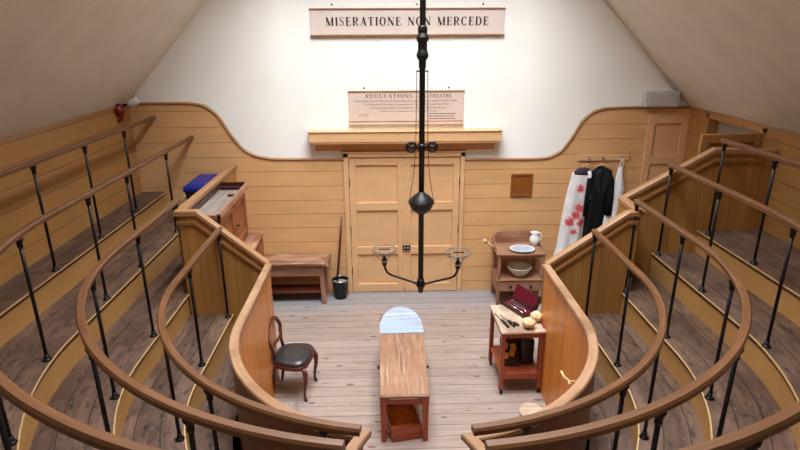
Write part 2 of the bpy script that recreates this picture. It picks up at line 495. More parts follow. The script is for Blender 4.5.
# backing strip behind the board gaps, and the capping bead along the sweep
b = MB()
for i in range(260):
    xm0, xm1 = X0B + (X1B - X0B) * i / 260, X0B + (X1B - X0B) * (i + 1) / 260
    if -.74 < (xm0 + xm1) / 2 < .88: continue
    k = b.add([(xm0, YW - .012, 0), (xm1, YW - .012, 0), (xm1, YW - .012, top_at(xm1) - .004), (xm0, YW - .012, top_at(xm0) - .004)]); b.face([k, k + 1, k + 2, k + 3])
tag(b.build('trim_4', m_ochre_shade, fix=False), kind='structure')
for n, (a, c) in enumerate(((X0B, -.78), (.92, X1B))):
    b = MB(); N = 120
    pts = [(a + (c - a) * i / N, top_at(a + (c - a) * i / N)) for i in range(N + 1)]
    rings = []
    for i, (x, zz) in enumerate(pts):
        x0, z0 = pts[max(i - 1, 0)]; x1, z1 = pts[min(i + 1, N)]
        d = math.hypot(x1 - x0, z1 - z0); nx, nz = -(z1 - z0) / d, (x1 - x0) / d
        rings.append([(x + nx * o, YW - y, zz + nz * o) for o, y in ((-.012, 0), (-.012, .03), (.0, .042), (.016, .036), (.02, 0))])
    b.loft(rings, True, True)
    tag(b.build('trim_%d' % (5 + n), m_capP), kind='structure')
b = MB(); b.box(XL, XL + .035, YS, YW, HL - .004, HL + .02)
tag(b.build('trim_7', m_capP), kind='structure')
b = MB(); b.box(XR - .035, XR, YS, YW, HR - .004, HR + .02)
tag(b.build('trim_8', m_capP), kind='structure')
b = MB(); b.tube([(XR - .06, YW - .03, HR + .03), ((XR + XTR) / 2 - .06, YW - .03, (HR + ZT) / 2), (XTR - .06, YW - .03, ZT)], .014, 8)
tag(b.build('trim_9', m_plaster), kind='structure')

# --- double door
def panel_leaf(b, x0, x1, z0, z1, y, rails, stile=.085, th=.035):
    """stiles and rails standing proud of recessed panels; face towards -y at y"""
    b.box(x0, x0 + stile, y, y + th, z0, z1); b.box(x1 - stile, x1, y, y + th, z0, z1)
    for a, c in rails: b.box(x0 + stile, x1 - stile, y, y + th, a, c)
    zs = [r for rr in rails for r in rr][1:-1]
    for a, c in zip(zs[::2], zs[1::2]):
        a, c = min(a, c), max(a, c)
        b.box(x0 + stile, x1 - stile, y + .026, y + th, a, c)
d = thing('door_1', 'ochre panelled double door in the back wall under the plain ledge', 'door', (0, YW, 0), kind='structure')
b = MB(); b.box(-.785, -.715, -.06, 0, 0, 2.15); b.box(.865, .925, -.06, 0, 0, 2.15); b.box(-.785, .925, -.06, 0, 2.085, 2.15); b.box(-.80, .94, -.07, 0, 2.145, 2.165)
b.build('door_frame', m_ochre_door, d, .004)
for s, (x0, x1) in enumerate(((-.708, .066), (.074, .858))):
    b = MB(); panel_leaf(b, x0, x1, .01, 2.075, -.04, [(.01, .14), (.62, .74), (1.30, 1.42), (1.97, 2.075)], .09)
    lf = b.build('door_leaf', m_ochre_door, d, .003)
    hx = -.712 if s == 0 else .861
    for z in (.35, 1.0, 1.72):
        b = MB(); b.tube([(hx, -.045, z - .06), (hx, -.045, z + .06)], .009, 8); b.build('hinge', m_iron, lf)
    if s == 0:
        b = MB(); b.box(.04, .085, -.052, -.04, .0 + .06, 2.04); b.build('meeting_bead', m_ochre_door, lf, .003)
b = MB(); b.box(.045, .155, -.075, -.04, .69, .765)
lk = b.build('lock_case', m_iron, d, .005); lk['label'] = 'black iron rim lock'
for x in (.075, .12):
    b = MB(); b.lathe([(.0, 0), (.014, .0), (.014, .008), (.008, .014), (0, .016)], (x, -.075, .728), 12, Matrix.Rotation(pi / 2, 4, 'X')); b.build('lock_boss', m_steel, lk)
b = MB(); b.box(XL, XR, -.01 + YW - .03, YW, 0, .02)
# ledge above the double door
t = thing('ledge', 'long plain ochre ledge projecting above the double door', 'ledge', (0.085, YW, 2.31))
b = MB(); b.box(-1.31, 1.31, -.20, -.001, .015, .15); b.build('box_front', m_ochre_door, t, .004)
b = MB(); b.box(-1.33, 1.33, -.215, -.001, .15, .165); b.build('top_board', m_ochre_door, t, .004)
b = MB(); b.box(-1.27, 1.27, -.19, -.001, -.012, .015); b.build('under_moulding', m_ochre, t, .004)
b = MB(); b.box(-1.25, 1.25, -.024, -.001, -.135, -.03); b.build('backing_board', m_ochre, t, .002)

# --- narrow panelled door beside the right corner (closed)
d = thing('door_2', 'closed ochre panelled door in the back wall beneath the grey box', 'door', (0, YW, 0), kind='structure')
b = MB(); panel_leaf(b, 3.47, XR - .02, .0, 2.64, -.055, [(.0, .2), (1.0, 1.1), (1.95, 2.07), (2.52, 2.64)], .09)
b.build('door_leaf', m_ochre_door, d, .003)
# --- door standing open in the right wall
d = thing('door_3', 'open ochre door swung out from the right wall behind the partition', 'door', (XR, DO[0], 0), kind='structure')
b = MB(); b.box(-.03, .12, -.06, .0, 0, 2.72); b.box(-.03, .12, DO[1] - DO[0], DO[1] - DO[0] + .06, 0, 2.72); b.box(-.03, .12, -.06, DO[1] - DO[0] + .06, 2.66, 2.74)
b.build('door_frame', m_ochre_shade, d, .004)
b = MB(); b.M = TR(-.035, -.03, 0) @ RZ(radians(2)); panel_leaf(b, -.70, -.0, 1.0, 2.655, 0, [(1.0, 1.1), (1.85, 1.96), (2.555, 2.655)], .085)
b.build('door_leaf', m_ochre_shade, d, .003)

# ------------------------------------------------------------------ horseshoe standings
def hs_path(r, y_l, y_r, n=56, step=.35):
    """(x, y) from the left end round the near side to the right end"""
    pts = []
    k = max(2, int(abs(y_l - YC) / step))
    for i in range(k): pts.append((-r, y_l + (YC - y_l) * i / k))
    for i in range(n + 1):
        a = pi + pi * i / n; pts.append((r * cos(a), YC + r * sin(a)))
    k = max(2, int(abs(y_r - YC) / step))
    for i in range(1, k + 1): pts.append((r, YC + (y_r - YC) * i / k))
    return pts
order = 'EDCBA'
yl = {'E': YPL, 'D': YPL, 'C': YW - .03, 'B': YW - .03, 'A': YW - .03}
yr = {'E': YPR, 'D': YPR, 'C': YPU, 'B': YPU, 'A': YPU}
tl = {'E': 'lowest standing floor directly behind the panelled parapet', 'D': 'first raised standing step above the floor behind the parapet',
      'C': 'second raised standing step, the one carrying the blue-lidded bin', 'B': 'third raised standing step, between bin step and wall step',
      'A': 'topmost standing step against the side walls'}
for i, k in enumerate(order):
    r0 = RR[k] - .03 if k != 'E' else RR['E'] + .085
    t = thing('standing_step', tl[k], 'standing step', (0, YC, 0), group='horseshoe standing steps')
    # rings share parameters so inner and outer edges pair up
    inn = hs_path(r0, yl[k], yr[k])
    if k != 'A':
        r1 = RR[order[i + 1]] - .012
        out = hs_path(r1, yl[k], yr[k])
    else:
        out = []
        for (x, y) in inn:
            if y > YC: out.append((XL + .022 if x < 0 else XR - .022, y))
            else:
                a = atan2(y - YC, x); q = []
                if cos(a) > 1e-6: q.append((XR - .022) / cos(a))
                if cos(a) < -1e-6: q.append((XL + .022) / cos(a))
                if sin(a) < -1e-6: q.append((YS + .01 - YC) / sin(a))
                rr = min(q); out.append((rr * cos(a), YC + rr * sin(a)))
    z = FH[k]; b = MB(); th = .035
    n = len(inn); s = 0
    base = b.add([(x, y - YC, z) for x, y in inn] + [(x, y - YC, z) for x, y in out] + [(x, y - YC, z - th) for x, y in inn] + [(x, y - YC, z - th) for x, y in out])
    for j in range(n - 1):
        l = (math.dist(inn[j], inn[j + 1]) + math.dist(out[j], out[j + 1])) / 2
        w0 = math.dist(inn[j], out[j]); w1 = math.dist(inn[j + 1], out[j + 1])
        s1 = s + l
        b.face([base + j, base + j + 1, base + n + j + 1, base + n + j], [(s, .02), (s1, .02), (s1, w1 + .02), (s, w0 + .02)])
        b.face([base + 2 * n + j, base + 2 * n + j + 1, base + j + 1, base + j], [(s, 0), (s1, 0), (s1, .03), (s, .03)])
        b.face([base + 3 * n + j + 1, base + 2 * n + j + 1, base + 2 * n + j, base + 3 * n + j], [(s, 0), (s1, 0), (s1, .03), (s, .03)])
        b.face([base + n + j, base + n + j + 1, base + 3 * n + j + 1, base + 3 * n + j], [(s, 0), (s1, 0), (s1, .03), (s, .03)])
        s = s1
    for j in (0, n - 1): b.face([base + j, base + n + j, base + 3 * n + j, base + 2 * n + j])
    b.build('tread', m_tread, t)
    if k != 'E':
        rp = [(x, y - YC, 0) for x, y in hs_path(RR[k] - .012, yl[k], yr[k])]
        lo = FH[order[i - 1]] - .02 if i else 0
        b = MB(); b.sweep(rp, [(-.010, lo), (.010, lo), (.010, z - th), (-.010, z - th)]); b.build('riser', m_riser, t)
        rp = [(x, y - YC, 0) for x, y in hs_path(RR[k] - .034, yl[k], yr[k])]
        b = MB(); b.sweep(rp, [(-.004, z - .011), (.006, z - .011), (.008, z - .004), (.005, z + .002), (-.004, z + .002)]); b.build('nosing', m_nose, t)

# posts and handrails
def arc_path(r, y_end, side, x_gap, n=40, step=.3, deep=1.0):
    """one side's rail from its far end to the gap on the axis"""
    pts = [(side * r, y_end + (YC - y_end) * i / max(2, int(abs(y_end - YC) / step))) for i in range(max(2, int(abs(y_end - YC) / step)))]
    t1 = math.acos(x_gap / r)
    for i in range(n + 1):
        t = t1 * i / n; pts.append((side * r * cos(t), YC - deep * r * sin(t)))
    return pts
RAILP = [(-.025, -.026), (.025, -.026), (.027, .002), (.018, .016), (-.018, .016), (-.027, .002)]
posts = {
 'A': {-1: ([6.85, 5.91, 5.0], [3, 19, 35, 51, 67]), 1: ([5.71, 4.91], [5, 20, 35, 51, 67])},
 'B': {-1: ([6.80, 5.70, 4.90], [8, 28, 47, 67]), 1: ([5.79, 4.87], [8, 28, 47, 67])},
 'C': {-1: ([5.60, 4.65], [13, 38, 62]), 1: ([5.40, 4.47], [17, 42, 63])},
 'D': {-1: ([5.46, 4.54], [22, 50, 74]), 1: ([5.27, 4.41], [25, 52, 74])}}
ends = {'A': {-1: YW - .024, 1: 5.76}, 'B': {-1: YW - .024, 1: 5.84}, 'C': {-1: 5.68, 1: 5.43}, 'D': {-1: 5.53, 1: 5.31}}
ordn = {'D': 'lowest', 'C': 'second-lowest', 'B': 'second-highest', 'A': 'highest'}
GAP = {'D': {-1: .335, 1: .235}, 'C': {-1: .38, 1: .215}, 'B': {-1: .38, 1: .22}, 'A': {-1: .38, 1: .22}}
post_proto = {}
for k in 'DCBA':
    for sd in (-1, 1):
        side = 'left' if sd < 0 else 'right'
        t = thing('handrail', '%s oak handrail on black iron posts round the %s-hand standings' % (ordn[k], side), 'handrail', (sd * RR[k], YC, FH[k]), group='handrails of the standings')
        ox, oy, oz = sd * RR[k], YC, FH[k]
        b = MB(); b.sweep([(x - ox, y - oy, RH[k] - oz) for x, y in arc_path(RR[k], ends[k][sd], sd, GAP[k][sd])], RAILP)
        b.build('rail', m_rail, t)
        h = RH[k] - FH[k] - .03
        spots = [(sd * RR[k], y) for y in posts[k][sd][0]] + [(sd * RR[k] * cos(radians(a)), YC - RR[k] * sin(radians(a))) for a in posts[k][sd][1]]
        for (x, y) in spots:
            if k not in post_proto:
                p = MB().tube([(0, 0, 0), (0, 0, h)], .0135, 10).build('post', m_iron, t)
                f = MB().lathe([(0, 0), (.036, 0), (.036, .008), (.026, .016), (.019, .024), (.018, .05), (.0, .05)], (0, 0, 0), 14).build('base_flange', m_iron, p)
                c = MB().lathe([(0, h - .075), (.018, h - .075), (.02, h - .06), (.018, h - .04), (.03, h - .012), (.03, h), (0, h)], (0, 0, 0), 12).build('top_collar', m_iron, p)
                post_proto[k] = (p, f, c)
            else:
                p0, f0, c0 = post_proto[k]
                p = p0.copy(); COL.objects.link(p); p.parent = t
                for q in (f0, c0):
                    qq = q.copy(); COL.objects.link(qq); qq.parent = p
            p.location = (x - ox, y - oy, 0)

# --- panelled parapets
for sd in (-1, 1):
    side = 'left' if sd < 0 else 'right'
    rE = 1.438 if sd < 0 else 1.475
    yE = YPL if sd < 0 else YPR
    t = thing('parapet', 'curved beadboard parapet with pale oak cap beside the %s' % ('chair' if sd < 0 else 'instrument trolley'), 'parapet', (sd * rE, YC, 0), group='parapets round the operating floor')
    ox, oy = sd * rE, YC
    pa = [(x - ox, y - oy, 0) for x, y in arc_path(rE, yE, sd, .35 if sd < 0 else .30, 44, deep=1.015)]
    e = pa[-1]; tail = (e[0] + sd * .06, e[1] - .12, 0); tail2 = (e[0] + sd * .08, e[1] - .55, 0)
    s = 1 if sd < 0 else -1               # left of travel points to the operating floor on the left side
    b = MB(); b.sweep(pa, [(s * .004, .0), (s * .004, RH['E'] - .03), (-s * .012, RH['E'] - .03), (-s * .012, .0)]); b.build('panel', m_panel, t)
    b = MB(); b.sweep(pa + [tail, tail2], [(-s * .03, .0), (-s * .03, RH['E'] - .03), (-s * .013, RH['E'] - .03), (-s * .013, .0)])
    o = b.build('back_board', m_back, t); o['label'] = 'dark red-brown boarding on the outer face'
    b = MB(); b.sweep(pa + [tail, tail2], [(-.036, -.028 + RH['E']), (.036, -.028 + RH['E']), (.038, RH['E'] + .004), (.030, RH['E'] + .014), (-.030, RH['E'] + .014), (-.038, RH['E'] + .004)])
    b.build('cap', m_railE, t)

# --- partitions that close the ends of the standings
CAPP = [(-.045, -.03), (.045, -.03), (.045, .012), (.035, .022), (-.035, .022), (-.045, .012)]
def partition(label, pts, y, thick, z0=0, more=None):
    t = thing('partition', label, 'partition', (pts[0][0], y, 0), kind='thing', group='sloping partitions at the ends of the standings')
    ox = pts[0][0]
    b = MB()
    poly = [(pts[0][0] - ox, z0)] + [(x - ox, z - .025) for x, z in pts] + [(pts[-1][0] - ox, z0)]
    b.prism(poly, -thick, 0, TR(0, 0, 0) @ Matrix.Rotation(pi / 2, 4, 'X')); b.build('boarding', m_part, t)
    return t, ox
def wall_uv_fix(): pass
# left
Lp = [(-1.435, 1.425), (-2.12, 2.015), (-2.31, 2.015)]
t, ox = partition('sloping boarded partition in front of the old cupboard', Lp, YPL, .045)
b = MB(); b.box(-2.345 - ox, -2.295 - ox, .045, YW - .03 - YPL, 0, 1.985); b.build('return_boarding', m_ochre_shade, t)
b = MB(); b.sweep([(x - ox, .02, z) for x, z in Lp] + [(-2.32 - ox, YW - .03 - YPL, 1.985)], CAPP); b.build('cap', m_capP, t)
b = MB(); b.sweep([(x - ox, -.012, z - .085) for x, z in ((-1.47, 1.425), (-2.15, 1.99), (-2.33, 1.99))], [(-.012, -.015), (.012, -.015), (.012, .015), (-.012, .015)]); b.build('moulding', m_mould, t)
# right, lower half
Rp = [(1.475, 1.425), (2.27, 1.985), (2.40, 2.0)]
t, ox = partition('lower sloping boarded partition rising to the right behind the trolley', Rp, YPR, .045)
b = MB(); b.box(2.375 - ox, 2.425 - ox, .045, YPU - YPR, 0, 1.97); b.build('return_boarding', m_part, t)
b = MB(); b.sweep([(x - ox, .02, z) for x, z in Rp] + [(2.40 - ox, YPU - YPR, 2.0)], CAPP); b.build('cap', m_capP, t)
b = MB(); b.sweep([(x - ox, -.012, z - .085) for x, z in ((1.54, 1.425), (2.28, 1.97), (2.38, 1.975))], [(-.012, -.015), (.012, -.015), (.012, .015), (-.012, .015)]); b.build('moulding', m_mould, t)
# right, upper half
Up = [(2.38, 1.985), (3.33, 2.53), (XR - .03, 2.51)]
t, ox = partition('upper sloping boarded partition in front of the open door', Up, YPU, .045)
b = MB(); b.sweep([(x - ox, .02, z) for x, z in Up], CAPP); b.build('cap', m_capP, t)
b = MB(); b.sweep([(x - ox, -.012, z - .09) for x, z in ((2.46, 1.985), (3.35, 2.515), (XR - .2, 2.50))], [(-.012, -.015), (.012, -.015), (.012, .015), (-.012, .015)]); b.build('moulding', m_mould, t)

# ------------------------------------------------------------------ lettering
T_, t_ = .22, .07
def arcp(cx, cy, rx, ry, a0, a1, n=18): return [(cx + rx * cos(radians(a0 + (a1 - a0) * i / n)), cy + ry * sin(radians(a0 + (a1 - a0) * i / n))) for i in range(n + 1)]
def arcw(a0, a1, n=18, lo=t_, hi=T_): return [lo + (hi - lo) * abs(cos(radians(a0 + (a1 - a0) * i / n))) ** 1.3 for i in range(n + 1)]
def V(x, w, y0=0, y1=1): return ([(x, y0), (x, y1)], w)
def H(x0, x1, y, w=t_): return ([(x0, y), (x1, y)], w)
def sf(x, y, h=.13): return H(x - h, x + h, y + (.025 if y < .5 else -.025), .05)
GL = {
 'I': (.34, [V(.17, T_), sf(.17, 0, .16), sf(.17, 1, .16)]),
 'M': (1.02, [V(.12, t_), ([(.12, 1), (.5, .02)], T_), ([(.5, .02), (.86, 1)], t_), V(.87, T_), sf(.12, 0), sf(.87, 0, .15), sf(.1, 1, .1), sf(.9, 1, .1)]),
 'N': (.86, [V(.12, t_), ([(.12, 1), (.74, .03)], T_), V(.74, t_), sf(.12, 0), sf(.1, 1, .12), sf(.74, 1)]),
 'E': (.68, [V(.17, T_), H(.02, .6, .975), H(.02, .62, .025), H(.17, .48, .52), ([(.6, 1), (.6, .74)], .05), ([(.63, 0), (.63, .28)], .05), ([(.48, .4), (.48, .64)], .05)]),
 'L': (.66, [V(.17, T_), sf(.17, 1, .16), H(.02, .62, .025), ([(.63, 0), (.63, .3)], .05)]),
 'R': (.80, [V(.17, T_), sf(.17, 0, .16), H(.02, .42, .975), H(.17, .42, .5), (arcp(.40, .737, .22, .237, 90, -90), arcw(90, -90)), ([(.4, .5), (.66, .03)], .14), sf(.7, 0, .1)]),
 'A': (.84, [([(.12, 0), (.42, 1)], t_), ([(.42, 1), (.70, 0)], T_), H(.2, .6, .33), sf(.11, 0, .11), sf(.71, 0, .14)]),
 'T': (.74, [V(.36, T_), sf(.36, 0, .17), H(.03, .69, .975), ([(.045, 1), (.045, .72)], .05), ([(.675, 1), (.675, .72)], .05)]),
 'O': (.84, [(arcp(.4, .5, .31, .48, 0, 360, 40), arcw(0, 360, 40))]),
 'C': (.78, [(arcp(.4, .5, .30, .48, 45, 318, 34), arcw(45, 318, 34)), ([(.65, .98), (.65, .66)], .05)]),
 'G': (.84, [(arcp(.4, .5, .30, .48, 45, 310, 34), arcw(45, 310, 34)), ([(.65, .98), (.65, .66)], .05), V(.66, T_ * .9, 0, .42), H(.52, .8, .42)]),
 'D': (.84, [V(.17, T_), H(.02, .38, .975), H(.02, .38, .025), (arcp(.38, .5, .34, .476, 90, -90, 24), arcw(90, -90, 24))]),
 'S': (.62, [([(.5, .78), (.47, .9), (.38, .965), (.27, .975), (.15, .93), (.10, .8), (.13, .68), (.28, .56), (.42, .46), (.5, .34), (.5, .2), (.43, .07), (.3, .025), (.18, .04), (.1, .13), (.075, .24)],
             [.05, .05, .05, .06, .09, .11, .13, .16, .16, .13, .11, .09, .06, .05, .05, .05]), ([(.5, .98), (.5, .7)], .045), ([(.075, .02), (.075, .3)], .045)]),
 'U': (.84, [V(.16, T_, .3, 1), V(.68, t_, .3, 1), (arcp(.42, .32, .26, .3, 180, 360, 20), [T_ + (t_ - T_) * i / 20 for i in range(21)]), sf(.16, 1, .15), sf(.68, 1, .12)]),
 'H': (.88, [V(.17, T_), V(.71, T_), H(.17, .71, .5), sf(.17, 0, .15), sf(.17, 1, .15), sf(.71, 0, .15), sf(.71, 1, .15)]),
 'f': (.4, [V(.18, .12, 0, .8), (arcp(.32, .8, .14, .18, 180, 60, 8), .09), H(.04, .36, .62), sf(.18, 0, .12)]),
 'o': (.56, [(arcp(.27, .32, .2, .31, 0, 360, 24), arcw(0, 360, 24, .05, .13))]),
 'r': (.46, [V(.15, .12, 0, .63), (arcp(.3, .42, .15, .2, 180, 50, 8), .08), sf(.15, 0, .12)]),
 't': (.4, [V(.18, .12, .08, .85), H(.04, .36, .62), (arcp(.28, .12, .1, .1, 180, 320, 8), .07)]),
 'h': (.6, [V(.14, .12), V(.46, .12, 0, .45), (arcp(.3, .42, .16, .2, 180, 0, 10), .07), sf(.14, 0, .12), sf(.46, 0, .12)]),
 'e': (.5, [(arcp(.25, .32, .18, .31, 20, 320, 22), arcw(20, 320, 22, .05, .12)), H(.08, .43, .36)]),
 '1': (.44, [V(.22, .14), sf(.22, 0, .14), ([(.08, .82), (.22, .98)], .06)]),
 '8': (.56, [(arcp(.27, .75, .17, .23, 0, 360, 20), .08), (arcp(.27, .26, .21, .25, 0, 360, 20), .08)]),
 '2': (.56, [([(.1, .75), (.14, .92), (.28, .97), (.42, .88), (.42, .7), (.3, .45), (.1, .1)], [.1, .06, .06, .1, .13, .1, .06]), H(.08, .46, .04, .1)]),
 ' ': (.5, [])}
def text_width(s, sp): return sum(GL[c][0] + sp for c in s) - sp
def letters(b, s, cx, z, h, y, sp=.16, wide=None):
    w = text_width(s, sp) * h; sx = (wide / w) if wide else 1.0
    x = cx - w * sx / 2
    for c in s:
        gw, strokes = GL[c]
        for pts, wd in strokes:
            b.ribbon(pts, wd, Matrix(((h * sx, 0, 0, x), (0, 0, 1, y), (0, h, 0, z), (0, 0, 0, 1))))
        x += (gw + sp) * h * sx

def eyelet(parent, x, z):
    b = MB(); b.lathe([(0, 0), (.011, 0), (.012, .006), (.006, .012), (0, .012)], (x, -.0, z), 10, Matrix.Rotation(pi / 2, 4, 'X')); b.build('hanging_eyelet', m_iron2, parent)
# motto board
t = thing('motto_board', 'wide pink framed board lettered MISERATIONE NON MERCEDE', 'sign', (.121, YW, 3.705))
W, Hh = 1.262, .325
b = MB(); b.box(-W, W, -.025, 0, 0, Hh); b.build('board', m_sign, t, .003)
b = MB(); b.box(-W - .01, W + .01, -.05, 0, -.008, .010); b.box(-W - .01, W + .01, -.045, 0, Hh - .008, Hh + .006); b.build('frame', m_frame, t, .003)
total = text_width('MISERATIONE NON MERCEDE', .2); k_ = 2.12 / total; xx = -.005 - 1.06
for wd in ('MISERATIONE', 'NON', 'MERCEDE'):
    ww = text_width(wd, .2) * k_; b = MB(); letters(b, wd, xx + ww / 2, .115, .105, -.0275, .2, ww); b.build('lettering', m_ink, t, fix=False); xx += ww + (.5 + .4) * k_
for x in (-.98, .12, .98): eyelet(t, x, Hh + .05)
# regulations board
t = thing('regulations_board', 'smaller pink notice board of regulations standing above the ledge', 'sign', (.102, YW, 2.53))
W, Hh = .787, .455
b = MB(); b.box(-W, W, -.02, 0, 0, Hh); b.build('board', m_sign2, t, .003)
b = MB(); b.box(-W - .006, W + .006, -.034, 0, Hh - .006, Hh + .006); b.box(-W - .006, W + .006, -.034, 0, -.006, .008); b.box(-W, W, -.026, 0, .045, .055); b.build('frame', m_frame, t, .002)
for wd, cx, zz, hh, wid in (('REGULATIONS', -.235, .366, .048, .64), ('for', .165, .366, .038, .075), ('the', .262, .366, .038, .085), ('THEATRE', .465, .366, .048, .30), ('1822', -.59, .118, .035, .13)):
    b = MB(); letters(b, wd, cx, zz, hh, -.022, .22, wid); b.build('lettering', m_ink2, t, fix=False)
def small_text(parent, s, x, z, width, size):
    cu = bpy.data.curves.new('printed_line', 'FONT'); cu.body = s; cu.size = size; cu.align_x = 'CENTER'
    tmp = bpy.data.objects.new('tmp', cu); COL.objects.link(tmp)
    bpy.context.view_layer.update()
    me = bpy.data.meshes.new_from_object(tmp.evaluated_get(bpy.context.evaluated_depsgraph_get()))
    COL.objects.unlink(tmp); bpy.data.objects.remove(tmp)
    k = width / (max(v.co.x for v in me.vertices) - min(v.co.x for v in me.vertices))
    for v in me.vertices: v.co = Vector((v.co.x * k, 0, v.co.y))
    me.materials.clear(); me.materials.append(m_ink2)
    o = bpy.data.objects.new('printed_line', me); COL.objects.link(o); o.parent = parent; o.location = (x, -.0225, z)
small_text(t, 'Apprentices and the Dressers of the Surgeon who operates are to stand round the Table.', 0, .315, 1.40, .036)
small_text(t, 'The Dressers of the other Surgeons are to occupy the three front Rows.', .0, .268, 1.18, .036)
small_text(t, 'The Surgeons pupils are to take their places in the Rows above.', .02, .222, 1.04, .036)
small_text(t, 'Visitors are admitted by permission of the Surgeon who operates.', .03, .182, .78, .024)
for x in (-.57, .575): eyelet(t, x, Hh + .04)
# illegible three-line list at lower right: rows of faint painted dashes
rnd = random.Random(3)
for r in range(3):
    x = .31; b = MB()
    while x < .66:
        w = rnd.uniform(.012, .03); b.ribbon([(0, 0), (1, 0)], .012, Matrix(((w, 0, 0, x), (0, 0, 1, -.0225), (0, 1, 0, .15 - r * .034), (0, 0, 0, 1)))); x += w + .006
    b.build('faint_line', m_ink2, t, fix=False)

# small brown plaque
t = thing('plaque', 'small blank brown wooden plaque on the panelling right of the door', 'plaque', (1.755, YW - .022, 1.49))
b = MB(); b.box(-.14, .14, -.012, 0, .02, .31); b.build('panel', m_plaque, t)
b = MB(); b.box(-.155, .155, -.025, 0, 0, .025); b.box(-.155, .155, -.025, 0, .305, .33); b.box(-.155, -.13, -.025, 0, .025, .305); b.box(.13, .155, -.025, 0, .025, .305); b.build('frame', m_plaque, t, .003)

# grey box at the top of the panelling
t = thing('wall_box', 'grey metal box on top of the panelling beside the right slope', 'box', (3.585, YW, 2.755))
b = MB(); b.box(-.235, .235, -.12, 0, 0, .21); b.build('body', m_grey, t, .008)
b = MB(); b.box(-.205, .205, -.126, -.12, .025, .185); b.build('front_plate', m_grey, t, .003)

# fire bell in the left corner
t = thing('alarm_bell', 'dark red alarm bell high in the left corner of the panelling', 'bell', (-3.58, 7.45, 2.80))
b = MB(); b.lathe([(0, 0), (.085, .0), (.09, .02), (.08, .05), (.05, .075), (0, .08)], (-.058, 0, 0), 24, Matrix.Rotation(pi / 2, 4, 'Y')); b.build('gong', m_red, t)
b = MB(); b.box(-.057, -.02, -.05, .05, -.14, -.1); b.build('mount', m_red, t, .004)
t = thing('spotlight', 'small pale round spotlight above the dark red alarm bell', 'lamp', (-3.50, 7.50, 2.865))
b = MB(); b.lathe([(0, 0), (.05, 0), (.055, .02), (.05, .12), (.03, .14), (0, .14)], (0, 0, 0), 16, Matrix.Rotation(radians(60), 4, 'Y')); b.build('housing', m_grey, t)
b = MB(); b.tube([(.02, 0, .03), (-.09, 0, -.01)], .012, 8); b.build('bracket', m_iron2, t)

# ------------------------------------------------------------------ hanging gas lamp
lx, ly = .155, 5.3
t = thing('gas_lamp', 'tall black hanging gas lamp with two arms over the operating table', 'lamp', (lx, ly, 1.19))
b = MB(); b.tube([(0, 0, .02), (0, 0, 5.84 - .03)], .027, 16); b.build('pole', m_iron2, t)
z0 = -1.19
b = MB(); b.lathe([(0, 3.43), (.032, 3.43), (.034, 3.50), (.05, 3.52), (.056, 3.545), (.05, 3.57), (.042, 3.59), (.042, 3.655), (.056, 3.675), (.058, 3.70), (.05, 3.715), (.04, 3.735), (.044, 3.76), (.04, 3.79), (.03, 3.80), (0, 3.80)], (0, 0, z0), 20); b.sm = [False] * len(b.sm); b.build('turned_collar', m_iron2, t)
b = MB(); b.box(-.055, .055, -.008, .008, 3.40 + z0, 3.412 + z0); b.build('chain_bar', m_iron, t)
b = MB(); b.lathe([(0, 2.27), (.03, 2.27), (.04, 2.255), (.085, 2.225), (.115, 2.19), (.122, 2.175), (.128, 2.168), (.128, 2.155), (.118, 2.148), (.11, 2.12), (.09, 2.085), (.055, 2.06), (.035, 2.04), (0, 2.04)], (0, 0, z0), 28)
b.build('counterweight', m_iron2, t)
b = MB(); b.lathe([(0, 2.742), (.036, 2.742), (.036, 2.672), (0, 2.672)], (0, 0, z0), 16); b.box(-.15, .15, -.012, .012, 2.70 + z0, 2.716 + z0); b.build('pulley_bracket', m_iron, t)
for sx in (-1, 1):
    b = MB(); b.ring((sx * .10, -.0, 2.708 + z0), .045, .011, 24, 8, Matrix.Rotation(pi / 2, 4, 'X'))
    b.lathe([(0, -.014), (.016, -.014), (.016, .014), (0, .014)], (sx * .10, 0, 2.708 + z0), 12, Matrix.Rotation(pi / 2, 4, 'X'))
    for a in range(5):
        an = 2 * pi * a / 5 + .3; b.tube([(sx * .1, 0, 2.708 + z0), (sx * .1 + .045 * cos(an), 0, 2.708 + z0 + .045 * sin(an))], .006, 6)
    b.build('pulley', m_iron, t)
    b = MB(); n = 46
    p0 = Vector((sx * .05, 0, 3.405 + z0)); p1 = Vector((sx * .057, 0, 2.72 + z0))
    pts = []
    up_pts = [p0.lerp(p1, i / n) for i in range(n + 1)]
    b.tube([p + Vector((0, 0, 0)) for p in up_pts], [.0045 if i % 2 else .0018 for i in range(n + 1)], 5)
    q0 = Vector((sx * .062, 0, 2.66 + z0)); q1 = Vector((sx * .122, 0, 2.175 + z0))
    lo_pts = [q0.lerp(q1, i / 34) + Vector((sx * .012 * sin(-pi * i / 34), 0, 0)) for i in range(35)]
    b.tube(lo_pts, [.0045 if i % 2 else .0018 for i in range(35)], 5)
    b.build('chain', m_iron, t)
b = MB(); b.lathe([(0, 0), (.022, 0), (.028, .012), (.028, .05), (.044, .065), (.048, .10), (.036, .125), (.036, .15), (0, .15)], (0, 0, 0), 16); b.build('hub', m_iron, t)
ARM = radians(-9)
